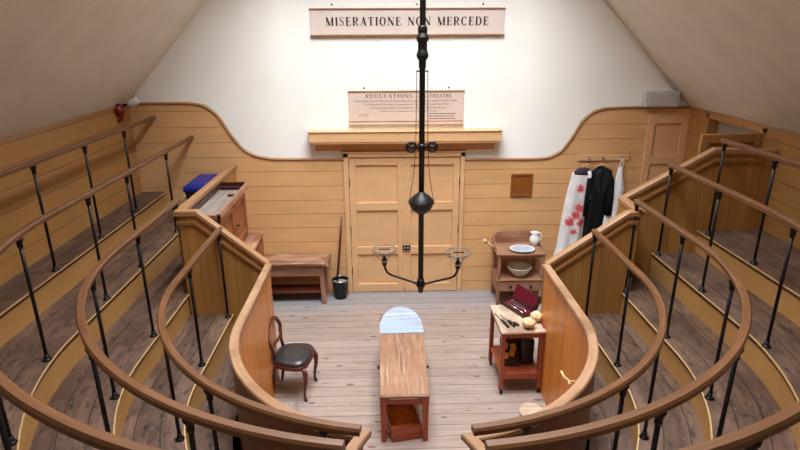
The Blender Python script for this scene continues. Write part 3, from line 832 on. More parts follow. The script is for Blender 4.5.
for sx in (-1, 1):
    M = RZ(ARM)
    pts = [M @ Vector(p) for p in ((sx * .03, 0, .09), (sx * .20, 0, .145), (sx * .30, 0, .175), (sx * .345, 0, .20), (sx * .37, 0, .25), (sx * .375, 0, .31))]
    # smooth the bend
    sm = []
    for i in range(len(pts) - 1):
        for k in range(4): sm.append(pts[i].lerp(pts[i + 1], k / 4))
    sm.append(pts[-1])
    b = MB(); b.tube(sm, .012, 8); arm = b.build('arm', m_iron, t)
    e = pts[-1]
    b = MB(); b.lathe([(0, 0), (.02, 0), (.028, .02), (.022, .05), (.026, .065), (.016, .09), (.012, .13), (0, .13)], tuple(e - Vector((0, 0, .03))), 12); b.build('burner', m_iron, arm)
    g = MB(); g.ring(tuple(e + Vector((0, 0, .15))), .125, .005, 36, 6); g.ring(tuple(e + Vector((0, 0, .13))), .118, .003, 36, 5)
    g.ring(tuple(e + Vector((0, 0, .02))), .035, .004, 18, 5)
    for a in range(4):
        an = a * pi / 2 + .5
        d = Vector((cos(an), sin(an), 0)); g.tube([e + d * .02 + Vector((0, 0, .02)), e + d * .07 + Vector((0, 0, .07)), e + d * .122 + Vector((0, 0, .145))], .003, 5)
    o = g.build('shade_gallery', m_wire, arm); o['label'] = 'pale wire shade ring'
    b = MB(); b.tube([e + Vector((-.055, 0, .15)), e + Vector((.055, 0, .15))], .006, 6); b.build('gas_key', m_iron, arm)

# ------------------------------------------------------------------ operating table
t = thing('operating_table', 'narrow scrubbed wooden operating table with a rounded blue-grey head end', 'table', (-.04, 5.3, 0), radians(.2))
zt = .55
b = MB()
b.prism([(-.232, -.85), (.222, -.85), (.252, .27), (-.242, .27)], zt - .03, zt)
# planks run along the table: re-map the UV so the grain does too
b.uv = [[(v[1], v[0]) for v in f] for f in b.uv]
b.build('top', m_scrub, t, .003)
b = MB(); b.box(-.245, .235, -.86, -.85, zt - .028, zt - .006); o = b.build('end_lipping', m_trolt, t, .003)
hd = [(-.242, .28)] + [(.005 + .247 * cos(a), .42 + .50 * sin(a)) for a in [pi - pi * i / 24 for i in range(25)]] + [(.252, .28)]
b = MB(); b.prism(hd, zt - .028, zt + .004); o = b.build('headboard', m_head, t, .003); o['label'] = 'pale blue-grey rounded head end'
b = MB()
b.box(-.215, .215, -.825, -.80, zt - .13, zt - .032); b.box(-.215, .215, .72, .745, zt - .13, zt - .032)
b.box(-.225, -.20, -.83, .74, zt - .13, zt - .032); b.box(.205, .23, -.83, .74, zt - .13, zt - .032)
b.build('apron', m_redwood, t, .003)
b = MB(); b.box(-.14, .12, -.832, -.826, zt - .066, zt - .054); b.build('drawer_slot', m_peg, t)
for lxx, lyy in ((-.205, -.81), (.195, -.81), (-.205, .70), (.205, .70)):
    b = MB(); b.loft([[(lxx - w, lyy - w, z), (lxx + w, lyy - w, z), (lxx + w, lyy + w, z), (lxx - w, lyy + w, z)] for w, z in ((.024, 0), (.03, zt - .13), (.031, zt - .031))], True, True, smooth=False)
    b.build('leg', m_redwood, t, .003)
b = MB(); b.box(-.185, .175, .66, .74, .06, .12); b.box(-.185, .175, -.78, -.74, .04, .075); b.build('stretcher', m_redwood, t, .003)
for sx in (-1, 1):
    b = MB(); b.tube([(sx * .225, -.32, zt - .05), (sx * .262, -.32, zt - .05)], [.01, .014], 10); b.build('strap_stud', m_iron, t)

# sawdust box beneath the table
t = thing('sawdust_box', 'shallow wooden box of orange sawdust on the floor under the operating table', 'box', (-.055, 4.68, 0), radians(10))
b = MB(); b.box(-.15, .15, -.20, -.182, 0, .15); b.box(-.15, .15, .182, .20, 0, .15); b.box(-.15, -.134, -.182, .182, 0, .15); b.box(.134, .15, -.182, .182, 0, .15); b.box(-.134, .134, -.182, .182, .0, .012)
b.build('sides', m_redwood, t, .002)
b = MB(); n = 12
idx = b.add([(-.134 + .268 * i / n, -.182 + .364 * j / n, .125 + .012 * sin(i * 1.3) * cos(j * .9)) for j in range(n + 1) for i in range(n + 1)])
for j in range(n):
    for i in range(n): b.face([idx + j * (n + 1) + i, idx + j * (n + 1) + i + 1, idx + (j + 1) * (n + 1) + i + 1, idx + (j + 1) * (n + 1) + i], None, True)
tag(b.build('sawdust', m_sawdust, t), kind='stuff')

# ------------------------------------------------------------------ balloon-back chair
t = thing('balloon_back_chair', 'balloon-back mahogany chair with black leather seat by the left parapet', 'chair', (-1.218, 5.35, 0), radians(-10))
# faces +x; back at -x
def leg(pts, r): return MB().tube(pts, r, 10)
leg([(-.15, -.155, .40), (-.165, -.155, .30), (-.19, -.158, .15), (-.215, -.16, 0)], [.02, .02, .018, .015]).build('rear_leg', m_mahog, t)
leg([(-.15, .155, .40), (-.165, .155, .30), (-.19, .158, .15), (-.215, .16, 0)], [.02, .02, .018, .015]).build('rear_leg', m_mahog, t)
for sy in (-1, 1):
    leg([(.165, sy * .185, .40), (.19, sy * .192, .33), (.188, sy * .192, .24), (.168, sy * .185, .13), (.165, sy * .185, .05), (.178, sy * .19, .0)], [.024, .028, .022, .016, .014, .018]).build('front_leg', m_mahog, t)
def seat_outline(k, z, ins=0):
    pts = []
    for a in range(28):
        an = 2 * pi * a / 28; c, s = cos(an), sin(an)
        e = .62
        x = (abs(c) ** e) * (1 if c > 0 else -1) * (.205 - ins); y = (abs(s) ** e) * (1 if s > 0 else -1) * (.222 - ins)
        y *= 1 + .12 * x / .2
        pts.append((x, y, z))
    return pts
b = MB(); b.loft([seat_outline(0, .375, .02), seat_outline(0, .38, .004), seat_outline(0, .42, .0), seat_outline(0, .425, .012)]); b.build('seat_rail', m_mahog, t)
b = MB(); b.loft([seat_outline(0, .42, .01), seat_outline(0, .445, .004), seat_outline(0, .465, .02), seat_outline(0, .478, .06), seat_outline(0, .484, .12), seat_outline(0, .485, .19)]); b.build('seat', m_leather, t)
hoop = []
for i in range(33):
    a = -35 + 250 * i / 32
    yy = .182 * cos(radians(a)) * (1 if a > 0 and a < 180 else .86); zz = .665 + .185 * sin(radians(a))
    hoop.append((-.155 - (zz - .42) * .15, yy, zz))
hoop = [(-.155, .135, .42)] + hoop + [(-.155, -.135, .42)]
b = MB(); b.tube(hoop, [.02] + [.016 + .007 * sin(pi * i / 32) for i in range(33)] + [.02], 10); b.build('back_hoop', m_mahog, t)
b = MB(); b.tube([(-.182, -.145, .60), (-.186, -.07, .575), (-.188, 0, .585), (-.186, .07, .575), (-.182, .145, .60)], [.012, .016, .022, .016, .012], 8); b.build('back_splat', m_mahog, t)

# ------------------------------------------------------------------ low step and rounded board at the parapet feet
t = thing('floor_block', 'low grey wooden block on the floor in front of the balloon-back chair', 'block', (-1.235, 4.93, 0), radians(14))
b = MB(); b.box(-.13, .12, -.14, .12, .0, .06); b.build('block', m_traytop, t, .004)
t = thing('rounded_step', 'rounded pale floor step at the foot of the right parapet', 'step', (1.30, 4.80, 0))
b = MB(); b.prism([(-.02 + .13 * cos(2 * pi * a / 28), .16 * sin(2 * pi * a / 28)) for a in range(28)], 0, .06); b.build('board', m_trolt, t, .006)
t = thing('coat_peg', 'pale bent wooden peg on the curve of the right parapet', 'peg', (1.478, 4.26, .78))
b = MB(); b.tube([(.0, 0, 0), (-.06, .0, .015), (-.10, .03, .04), (-.115, .07, .075)], [.012, .012, .013, .010], 8); b.tube([(-.06, 0, .015), (-.075, -.05, .02), (-.08, -.09, .05)], [.01, .01, .008], 8)
b.build('hook', m_peg, t)
b = MB(); b.lathe([(0, 0), (.022, 0), (.022, .01), (0, .012)], (0, 0, 0), 12, Matrix.Rotation(-pi / 2, 4, 'Y')); b.build('back_plate', m_peg, t)

# ------------------------------------------------------------------ cupboard on its base, left rear
t = thing('cupboard', 'old pine cupboard with tray top behind the left partition', 'cupboard', (-2.29, 5.73, 0))
D = 1.24
b = MB(); b.box(0.0, .48, 0, D, .06, 1.24); b.box(.01, .46, .02, D - .02, 0, .06); b.build('base', m_pine, t, .005)
b = MB(); b.box(-.0, .50, -.0, D + .02, 1.24, 1.275); b.build('base_top', m_oldtop, t, .005)
b = MB(); b.box(.0, .30, 0, D, 1.275, 1.86); b.build('carcass', m_pine, t, .004)
b = MB(); b.box(.0, .34, -.015, D + .015, 1.86, 1.885); b.build('tray_bottom', m_traytop, t, .003)
b = MB(); b.box(.31, .345, -.02, D + .02, 1.87, 1.94); b.box(.0, .345, -.02, .01, 1.87, 1.925); b.build('tray_rim', m_wash, t, .004)
b = MB(); b.box(.0, .31, D, D + .02, 1.885, 1.955); b.box(0, .02, .01, D, 1.885, 1.955); b.build('tray_back', m_case, t, .004)
b = MB(); b.box(.03, .30, D - .12, D - .095, 1.885, 1.93); b.box(.20, .30, D - .42, D - .38, 1.885, 1.91); b.build('tray_divider', m_case, t, .003)
for i in range(2):
    y0, y1 = .06 + i * .57, .06 + i * .57 + .55
    b = MB(); M = Matrix(((0, -1, 0, .315), (1, 0, 0, 0), (0, 0, 1, 0), (0, 0, 0, 1)))
    b.M = M; panel_leaf(b, y0, y1, 1.30, 1.85, -.004, [(1.30, 1.37), (1.78, 1.85)], .07, .022)
    dr = b.build('door', m_pine, t, .003)
    yk = y1 - .04 if i == 0 else y0 + .04
    b = MB(); b.lathe([(0, 0), (.01, 0), (.008, .012), (.017, .022), (.013, .034), (0, .036)], (.317, yk, 1.57), 12, Matrix.Rotation(pi / 2, 4, 'Y')); b.build('knob', m_brass if i == 0 else m_iron, dr)
for i in range(2):
    b = MB(); b.box(.48, .492, .06 + i * .57, .60 + i * .57, .66, 1.18); dr = b.build('drawer', m_pine, t, .004)
    b = MB(); b.lathe([(0, 0), (.012, 0), (.02, .02), (0, .034)], (.492, .33 + i * .57, .92), 12, Matrix.Rotation(pi / 2, 4, 'Y')); b.build('knob', m_iron, dr)

# blue-lidded bin on the standing step
t = thing('lidded_bin', 'dark plastic bin with a blue lid on the left standing step', 'bin', (-2.62, 7.40, FH['C']))
b = MB(); b.loft([[(-w, -l, z), (w, -l, z), (w, l, z), (-w, l, z)] for w, l, z in ((.13, .26, 0), (.165, .315, .68), (.165, .315, .71))], smooth=False); b.build('body', m_bin, t, .01)
b = MB(); b.loft([[(-w, -l, z), (w, -l, z), (w, l, z), (-w, l, z)] for w, l, z in ((.18, .335, .70), (.182, .337, .755), (.17, .32, .775), (.13, .28, .795))], smooth=False); b.build('lid', m_blue, t, .012)
b = MB(); b.box(-.178, -.165, -.28, -.17, .55, .58); b.tube([(-.172, -.33, .62), (-.172, -.345, .67)], .012, 8); b.build('clip', m_grey, t, .003)

# ------------------------------------------------------------------ bench, bucket, broom
t = thing('bench_table', 'old worn wooden bench with a deep front board against the back wall', 'bench', (-1.62, 7.60, 0))
b = MB(); b.box(-.66, .60, -.21, .17, .615, .65); b.build('top', m_oldtop, t, .006)
b = MB(); b.box(.555, .60, -.225, .18, .61, .662); b.build('end_cleat', m_oldtop, t, .004)
b = MB(); b.box(-.60, .50, -.15, -.125, .43, .615); b.build('front_board', m_wash, t, .003)
for x, sx in ((.48, 1), (-.56, -1)):
    for y, sy in ((-.12, -1), (.12, 1)):
        b = MB(); b.loft([[(x + sx * o - w, y + sy * o - w, z), (x + sx * o + w, y + sy * o - w, z), (x + sx * o + w, y + sy * o + w, z), (x + sx * o - w, y + sy * o + w, z)] for o, w, z in ((.035, .032, 0), (0, .03, .615))], smooth=False); b.build('leg', m_wash, t, .003)
b = MB(); b.box(-.56, .49, -.13, .13, .15, .18); b.build('shelf', m_mahog, t, .003)

t = thing('bucket', 'dark metal bucket of grey ash on the floor left of the double door', 'bucket', (-.885, 7.63, 0))
b = MB(); b.lathe([(0, 0), (.088, 0), (.09, .01), (.122, .285), (.127, .292), (.122, .298), (.115, .288), (.086, .03), (0, .03)], (0, 0, 0), 28); b.build('pail', m_iron, t)
b = MB(); b.lathe([(0, .26), (.05, .258), (.1, .25), (.113, .245), (.1, .2), (0, .2)], (0, 0, 0), 20); tag(b.build('ash', m_sand, t), kind='stuff')
b = MB(); b.ring((0, 0, .294), .123, .006, 30, 6); o = b.build('rim', m_steel, t)
t = thing('broom_handle', 'thin wooden pole leaning from the bucket against the door frame', 'pole', (-.93, 7.66, .25))
b = MB(); b.tube([(0, 0, .0), (.095, .10, .97)], .016, 10); b.build('stick', m_mahog, t)
b = MB(); b.lathe([(0, -.02), (.018, -.02), (.02, .05), (.014, .09), (0, .09)], (0, 0, 0), 10); b.build('ferrule', m_iron, t)

# ------------------------------------------------------------------ washstand with crockery
t = thing('washstand', 'brown wooden washstand with low shelf and drawer against the back wall', 'washstand', (1.70, 7.50, 0))
b = MB(); b.box(-.35, .34, -.24, .25, .775, .80); b.build('top', m_wash, t, .004)
b = MB(); b.prism([(-.34, .80), (-.34, .88), (-.31, .91), (-.27, .965), (-.2, .985), (.22, .985), (.28, .965), (.31, .91), (.33, .88), (.33, .80)], -.25, -.23, Matrix.Rotation(pi / 2, 4, 'X')); b.build('splash_back', m_wash, t, .003)
for sx in (-1, 1):
    b = MB(); b.prism([(-.2, .80), (-.16, .83), (.1, .86), (.23, .93), (.23, .80)], -.01, .01, Matrix(((0, 0, 1, sx * .33), (1, 0, 0, 0), (0, 1, 0, 0), (0, 0, 0, 1)))); b.build('splash_side', m_wash, t, .003)
for sx in (-1, 1):
    for sy in (-1, 1):
        b = MB(); b.lathe([(0, 0), (.018, 0), (.022, .06), (.026, .1), (.026, .24), (.02, .40), (.026, .43), (.018, .5), (.024, .62), (.02, .70), (.026, .72), (.026, .776), (0, .776)], (sx * .305, .0 + sy * .20, 0), 12); b.build('leg', m_wash, t)
b = MB(); b.box(-.33, .32, -.235, .235, .385, .405); b.build('shelf', m_wash, t, .004)
b = MB(); b.box(-.33, .32, -.21, .23, .73, .776); b.build('frieze', m_wash, t, .003)
b = MB(); b.box(-.33, .32, -.20, .23, .21, .385); b.build('drawer_case', m_wash, t, .003)
b = MB(); b.box(-.295, .285, -.225, -.20, .225, .375); dr = b.build('drawer', m_wash, t, .004)
for x in (-.14, .15):
    b = MB(); b.lathe([(0, 0), (.012, 0), (.01, .015), (.022, .028), (0, .045)], (x, -.225, .30), 12, Matrix.Rotation(pi / 2, 4, 'X')); b.build('knob', m_iron, dr)
b = MB(); b.tube([(-.33, -.02, .80), (-.40, -.03, .86), (-.47, -.04, .915)], [.014, .016, .02], 10)
b.tube([(-.47, -.04, .915), (-.52, -.045, .945)], [.03, .028], 12); o = b.build('side_handle', m_peg, t); o['label'] = 'pale turned wooden handle'
t = thing('plate', 'wide oval white plate on the washstand top', 'plate', (1.73, 7.40, .80))
b = MB(); b.lathe([(0, 0), (.10, 0), (.115, .008), (.175, .03), (.18, .034), (.172, .036), (.11, .018), (0, .014)], (0, 0, 0), 36, None, (1, .82)); b.build('dish', m_china, t)
b = MB(); b.lathe([(.128, .0235), (.150, .0305), (.149, .032), (.127, .025)], (0, 0, 0), 36, None, (1, .82)); b.build('rim_band', plain('grey_blue_glaze', (176, 186, 198), .2), t)
t = thing('jug', 'small white china jug at the right rear of the washstand', 'jug', (1.95, 7.60, .80)); t.scale = (.76, .76, .80)
b = MB(); b.lathe([(0, 0), (.06, 0), (.065, .01), (.09, .06), (.10, .11), (.085, .16), (.055, .195), (.052, .215), (.068, .255), (.062, .258), (.045, .215), (0, .2)], (0, 0, 0), 26); b.build('body', m_china, t)
b = MB(); b.tube([(.055, .0, .235), (.11, .0, .235), (.135, .0, .18), (.115, .0, .11), (.09, 0, .09)], .011, 8); b.build('handle', m_china, t)
b = MB(); b.tube([(-.05, 0, .235), (-.085, 0, .262)], [.028, .014], 8); b.build('spout', m_china, t)
t = thing('wash_bowl', 'deep grey-white china bowl on the washstand shelf', 'bowl', (1.71, 7.42, .405))
b = MB(); b.lathe([(0, 0), (.07, 0), (.075, .012), (.122, .055), (.166, .12), (.18, .15), (.182, .156), (.175, .157), (.16, .125), (.115, .06), (.06, .025), (0, .02)], (0, 0, 0), 36); b.build('bowl', plain('stoneware_glaze', (206, 196, 182), .3), t)

# ------------------------------------------------------------------ instrument trolley
t = thing('instrument_trolley', 'red-brown wooden trolley on castors beside the right parapet', 'trolley', (1.235, 5.47, 0), radians(1))
tw0, tw1, tl0, tl1 = -.235, .222, -.29, .32
b = MB(); b.box(tw0 - .01, tw1 + .01, tl0 - .01, tl1 + .01, .745, .772)
b.uv = [[(v[0], v[1]) for v in f] for f in b.uv]; b.build('top', m_trolt, t, .006)
b = MB()
b.box(tw0 + .02, tw1 - .02, tl0 + .005, tl0 + .025, .69, .745); b.box(tw0 + .02, tw1 - .02, tl1 - .025, tl1 - .005, .69, .745)
b.box(tw0 + .005, tw0 + .025, tl0 + .02, tl1 - .02, .69, .745); b.box(tw1 - .025, tw1 - .005, tl0 + .02, tl1 - .02, .69, .745); b.build('apron', m_redwood, t, .003)
b = MB(); b.box(tw1 - .008, tw1 + .002, tl0 + .05, tl1, .77, .795); b.build('back_gallery', m_redwood, t, .002)
b = MB(); b.box(tw0 + .01, tw1 - .01, tl0 + .015, tl1 - .01, .235, .252); b.build('shelf', m_redwood, t, .003)
b = MB(); b.box(tw0 + .02, tw1 - .02, tl0 + .002, tl0 + .02, .19, .262); b.box(tw0 + .02, tw1 - .02, tl1 - .02, tl1 - .004, .19, .25); b.build('shelf_rail', m_redwood, t, .003)
for x in (tw0 + .022, tw1 - .022):
    for y in (tl0 + .022, tl1 - .022):
        b = MB(); b.box(x - .022, x + .022, y - .022, y + .022, .06, .745); lg = b.build('leg', m_redwood, t, .004)
        b = MB(); b.lathe([(0, -.011), (.02, -.011), (.025, -.006), (.025, .006), (.02, .011), (0, .011)], (x + .008, y, .025), 14, Matrix.Rotation(pi / 2, 4, 'Y')); b.box(x - .012, x + .02, y - .006, y + .006, .04, .062); b.build('castor', m_iron, lg)

# open instrument case on the trolley
ca = atan2(-.40, .20)
t = thing('instrument_case', 'open wooden instrument case lined in crimson velvet on the trolley', 'case', (1.275, 5.685, .772), ca)
cl, cw = .20, .085                        # half length (local x), half width (local y)
b = MB(); b.box(-cl, cl, -cw, -cw + .01, 0, .045); b.box(-cl, cl, cw - .01, cw, 0, .045); b.box(-cl, -cl + .01, -cw + .01, cw - .01, 0, .045); b.box(cl - .01, cl, -cw + .01, cw - .01, 0, .045); b.box(-cl + .01, cl - .01, -cw + .01, cw - .01, 0, .006); b.build('tray', m_case, t, .002)
b = MB(); b.box(-cl + .011, cl - .011, -cw + .011, cw - .011, .006, .028); b.build('lining', m_velvet, t, .003)
b = MB(); b.box(-cl + .03, cl - .12, .035, .07, .028, .034); o = b.build('saw_blade', m_steel, t)
b = MB(); b.tube([(-cl + .03, -.04, .032), (.06, -.045, .032)], .006, 8); b.tube([(.06, -.045, .032), (.16, -.05, .034)], .011, 8); b.build('knife', m_steel, t)
b = MB(); b.tube([(-.12, -.005, .033), (.02, 0, .033), (.10, .02, .033), (.15, .0, .033)], .008, 8); b.build('catlin', m_steel, t)
LM = TR(0, cw, .045) @ Matrix.Rotation(radians(-20), 4, 'X')
b = MB(); b.M = LM; b.box(-cl, cl, 0.0, .025, 0, .17); lid = b.build('lid', m_case, t, .002)
b = MB(); b.M = LM; b.box(-cl + .012, cl - .012, -.003, .004, .012, .158); b.build('lid_lining', m_velvet, lid)
# loose instruments
ins = [((1.00, 5.60), (1.085, 5.26), .006, 'long steel amputation knife lying nearest the trolley edge', 'knife'),
       ((1.055, 5.56), (1.155, 5.27), .006, 'dark handled steel probe lying in the middle of the loose instruments', 'probe'),
       ((1.12, 5.44), (1.20, 5.29), .008, 'short steel forceps lying nearest the open case', 'forceps')]
for (x0, y0), (x1, y1), r, lab, nm in ins:
    L = math.hypot(x1 - x0, y1 - y0)
    t = thing('surgical_' + nm, lab, 'instrument', (x0, y0, .772), atan2(y1 - y0, x1 - x0), 'loose instruments on the trolley')
    b = MB(); b.loft([[(x, -w, 0.001), (x, w, 0.001), (x, w * .4, h), (x, -w * .4, h)] for x, w, h in ((0, .004, .005), (.03, .012, .008), (L * .6, .012, .009))], smooth=False); b.build('blade', m_steel, t)
    b = MB(); b.tube([(L * .55, 0, .014), (L * .75, 0, .016), (L, 0, .016)], [.010, .016, .013], 10); b.build('handle', m_iron if nm != 'forceps' else m_case, t)
# sponges
for (x, y, r, lab) in ((1.30, 5.255, .066, 'lumpy cream sponge at the near edge of the trolley top'), (1.42, 5.40, .066, 'rounded cream sponge lying against the right parapet')):
    bm = bmesh.new(); bmesh.ops.create_icosphere(bm, subdivisions=3, radius=r)
    for v in bm.verts:
        n = v.co.normalized(); k = 1 + .14 * sin(n.x * 6 + x * 40) * cos(n.y * 5 + y * 30) + .07 * sin(n.z * 12 + n.y * 9) + .04 * sin(n.x * 21) * sin(n.y * 19 + n.z * 15)
        v.co = Vector((v.co.x * k, v.co.y * k, v.co.z * k * .8))
    mz = min(v.co.z for v in bm.verts)
    for v in bm.verts: v.co.z -= mz
    me = bpy.data.meshes.new('sponge'); bm.to_mesh(me); bm.free(); me.materials.append(m_sponge)
    for p in me.polygons: p.use_smooth = True
    o = bpy.data.objects.new('sponge', me); COL.objects.link(o); o.location = (x, y, .772)
    tag(o, lab, 'sponge', 'sponges on the trolley')
t = thing('bottle', 'dark blue-black glass bottle behind the cream sponges', 'bottle', (1.425, 5.535, .772))
b = MB(); b.lathe([(0, 0), (.034, 0), (.036, .01), (.036, .05), (.03, .065), (.012, .075), (.011, .095), (.016, .10), (.014, .105), (0, .105)], (0, 0, 0), 18); b.build('body', plain('black_glass', (16, 18, 30), .15), t)
b = MB(); b.lathe([(0, .105), (.011, .105), (.014, .122), (0, .125)], (0, 0, 0), 12); b.build('stopper', m_iron, t)
# lower shelf: open box of pale blocks, and a plain dark box
t = thing('specimen_box', 'tilted dark box holding pale yellow blocks on the trolley shelf', 'box', (1.145, 5.36, .252), radians(-8))
BM = Matrix.Rotation(radians(-38), 4, 'X')
b = MB(); b.M = TR(0, .0, .0) @ BM
b.box(-.10, .10, 0, .06, 0, .30); b.build('case', m_case, t, .003)
for (x, z, a) in ((-.045, .21, 6), (.045, .20, -14), (-.04, .10, 4), (.03, .13, 12)):
    b = MB(); b.M = BM @ TR(x, -.012, z) @ Matrix.Rotation(radians(a), 4, 'Y'); b.box(-.03, .03, -.012, .012, -.035, .035); b.build('pale_block', m_yellow, t, .003)
b = MB(); b.M = BM; b.box(-.10, -.09, -.03, .0, 0, .30); b.box(.09, .10, -.03, 0, 0, .30); b.box(-.09, .09, -.03, 0, 0, .01); b.box(-.09, .09, -.03, 0, .29, .30); b.build('rim', m_case, t, .002)
t = thing('dark_case', 'closed dark leather case standing upright on the trolley shelf', 'case', (1.335, 5.50, .252), radians(6))
b = MB(); b.box(-.07, .07, -.13, .2, 0, .30); b.build('body', m_leather, t, .012)
b = MB(); b.tube([(0, -.04, .30), (0, -.03, .325), (0, .08, .325), (0, .09, .30)], .008, 8); b.build('handle', m_iron, t)
b = MB(); b.box(-.072, .072, -.132, .202, .19, .195); b.build('seam', m_iron, t)

# ------------------------------------------------------------------ coats on the peg board
t = thing('peg_board', 'ochre peg board fixed to the panelling above the coats', 'coat rack', (2.90, YW - .022, 2.0))
b = MB(); b.box(-.37, .365, -.022, 0, .0, .09); b.build('board', m_ochre_door, t, .004)
for x in (-.23, -.03, .25):
    b = MB(); b.tube([(x, -.02, .05), (x, -.06, .045), (x, -.085, .04), (x, -.09, .07)], [.008, .007, .007, .009], 8); b.build('peg', m_brass, t)
def garment(name, label, cat, x, y, sections, mat, folds=7, amp=.012, seed=0, extra=None):
    """sections: (z, centre dx, half width, half depth)"""
    t = thing(name, label, cat, (x, y, 0))
    rn = random.Random(seed); ph = rn.random() * 6
    rings = []; N = 64
    zs = sections
    fine = []
    for i in range(len(zs) - 1):
        for k in range(4):
            u = k / 4; fine.append(tuple(a + (c - a) * u for a, c in zip(zs[i], zs[i + 1])))
    fine.append(zs[-1])
    ztop, zbot = zs[0][0], zs[-1][0]
    for (z, dx, w, dp) in fine:
        f = (ztop - z) / (ztop - zbot)
        ring = []
        for j in range(N):
            a = 2 * pi * j / N
            k = 1 + (amp / max(dp, .02)) * f * sin(folds * a + ph + 1.4 * f)
            ring.append((dx + w * cos(a) * (1 + .04 * f * sin(5 * a + ph)), -dp + dp * sin(a) * k, z))
        rings.append(ring)
    b = MB(); b.loft(rings, True, True); o = b.build('cloth', mat, t)
    return t
def hanger(x, y, z, label, w=.17):
    t = thing('coat_hanger', label, 'hanger', (x, y, z), group='hangers on the peg board')
    b = MB(); b.tube([(-w, 0, -.11), (-w * .5, 0, -.05), (0, 0, -.015), (w * .5, 0, -.05), (w, 0, -.11)], [.007, .009, .01, .009, .007], 8); b.build('arms', m_peg, t)
    b = MB(); b.tube([(0, 0, -.01), (0, 0, .02), (.018, 0, .035), (.018, .0, .058), (0, .012, .068), (-.014, .012, .055)], .004, 6); b.build('hook', m_steel, t)
hanger(2.66, YW - .115, 1.985, 'wooden hanger holding the bloodstained white coat', .13)
hanger(2.86, YW - .115, 1.985, 'wooden hanger holding the black coat', .15)
yg = YW - .05
t = garment('surgical_gown', 'white coat splashed with red bloodstains hanging from the peg board', 'coat', 2.57, yg,
    [(1.905, .06, .02, .035), (1.885, .03, .10, .04), (1.84, .015, .135, .05), (1.60, -.02, .15, .06), (1.30, -.045, .165, .065), (1.0, -.065, .175, .07), (.70, -.085, .185, .075), (.45, -.12, .205, .085)], m_blood, 6, .016, 1)
b = MB(); b.loft([[( .03 + w * cos(2 * pi * j / 24), -.055 + .052 * sin(2 * pi * j / 24), z) for j in range(24)] for w, z in ((.02, 1.92), (.08, 1.905), (.13, 1.86), (.15, 1.825))]); b.build('dark_yoke', m_lilac, t)
b = MB(); b.loft([[(.13 + dx + w * cos(2 * pi * j / 20), -.07 + .045 * sin(2 * pi * j / 20), z) for j in range(20)] for dx, w, z in ((-.03, .03, 1.88), (0, .045, 1.78), (.02, .05, 1.5), (.03, .055, 1.36))]); b.build('sleeve', m_cloth_w, t)
t = garment('frock_coat', 'black double-breasted frock coat hanging between the two white garments', 'coat', 2.855, yg,
    [(1.93, 0, .03, .03), (1.905, 0, .09, .045), (1.86, .0, .165, .055), (1.65, -.01, .17, .065), (1.40, -.03, .155, .065), (1.10, -.04, .15, .065), (.80, -.05, .16, .065), (.55, -.06, .17, .065)], m_coat, 5, .014, 2)
b = MB()
for sx in (-1, 1):
    b.prism([(sx * .03, 1.90), (sx * .09, 1.86), (sx * .105, 1.72), (sx * .06, 1.62), (sx * .005, 1.50), (sx * .02, 1.66)], .118, .13, Matrix.Rotation(pi / 2, 4, 'X'))
b.build('lapel', plain('black_silk', (34, 36, 42), .45), t, .002)
for sx in (-1, 1):
    b = MB(); b.loft([[(sx * (.135 + dx) - .01 + w * cos(2 * pi * j / 20), -.075 + .042 * sin(2 * pi * j / 20) - dx * .4, z) for j in range(20)] for dx, w, z in ((-.02, .04, 1.85), (.01, .055, 1.75), (.03, .055, 1.5), (.035, .05, 1.22))]); b.build('sleeve', m_coat, t)
for z in (1.30, 1.40):
    for sx in (-1, 1):
        b = MB(); b.lathe([(0, 0), (.009, 0), (.007, .005), (0, .006)], (-.025 + sx * .045, -.132, z), 10, Matrix.Rotation(pi / 2, 4, 'X')); b.build('button', m_iron, t)
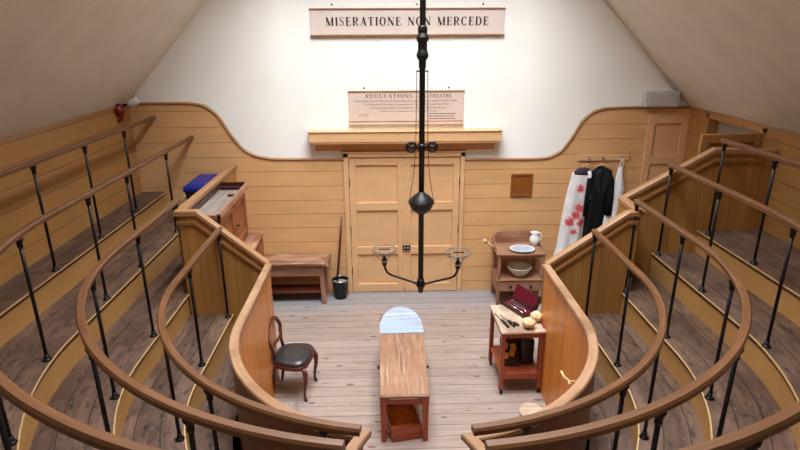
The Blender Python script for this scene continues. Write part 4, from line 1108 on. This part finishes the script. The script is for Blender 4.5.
t = garment('white_apron', 'clean white apron hanging by its strap at the peg board end', 'apron', 3.135, yg - .01,
    [(1.92, .0, .03, .022), (1.80, .0, .045, .028), (1.60, .0, .085, .04), (1.40, -.03, .11, .045), (1.15, -.06, .135, .05), (.85, -.09, .16, .055), (.6, -.1, .17, .055)], m_cloth_w, 5, .010, 3)
b = MB(); b.tube([(-.02, -.03, 1.90), (-.018, -.055, 1.98), (.005, -.062, 2.055), (.028, -.055, 1.98), (.022, -.03, 1.90)], .009, 6); b.build('strap', m_cloth_w, t)

# ------------------------------------------------------------------ camera (level with the top standing, behind the axis)
cam = bpy.data.cameras.new('camera'); co = bpy.data.objects.new('camera', cam); COL.objects.link(co)
F, P, W_, RO = 563.8, .331, .025, .005
cam.sensor_width = 36; cam.lens = F / 800 * 36; cam.clip_start = .05
R0 = Vector((cos(W_), -sin(W_), 0)); F0 = Vector((sin(W_), cos(W_), 0)); Zv = Vector((0, 0, 1))
fw = F0 * cos(P) - Zv * sin(P); U = F0 * sin(P) + Zv * cos(P)
R_ = R0 * cos(RO) - U * sin(RO); UP = R0 * sin(RO) + U * cos(RO)
M = Matrix.Identity(4)
for i in range(3):
    M[i][0] = R_[i]; M[i][1] = UP[i]; M[i][2] = -fw[i]; M[i][3] = (-.188, 0, 3.75)[i]
co.matrix_world = M
S.camera = co

# ------------------------------------------------------------------ daylight through the skylight
w = bpy.data.worlds.new('sky'); S.world = w; w.use_nodes = True
bg = w.node_tree.nodes['Background']; bg.inputs[0].default_value = (.91, .96, 1.0, 1); bg.inputs[1].default_value = 25.0
la = bpy.data.lights.new('skylight_portal', 'AREA'); la.shape = 'RECTANGLE'; la.size = XTR - XTL; la.size_y = SY1 - SY0
la.cycles.is_portal = True
lo = bpy.data.objects.new('skylight_portal', la); COL.objects.link(lo); lo.location = ((XTL + XTR) / 2, (SY0 + SY1) / 2, ZS + .04)

S.view_settings.view_transform = 'Standard'; S.view_settings.look = 'None'
S.view_settings.exposure = 0.0; S.view_settings.gamma = 1.0
S.view_settings.use_curve_mapping = False
S.cycles.use_denoising = True
S.cycles.max_bounces = 10; S.cycles.diffuse_bounces = 6
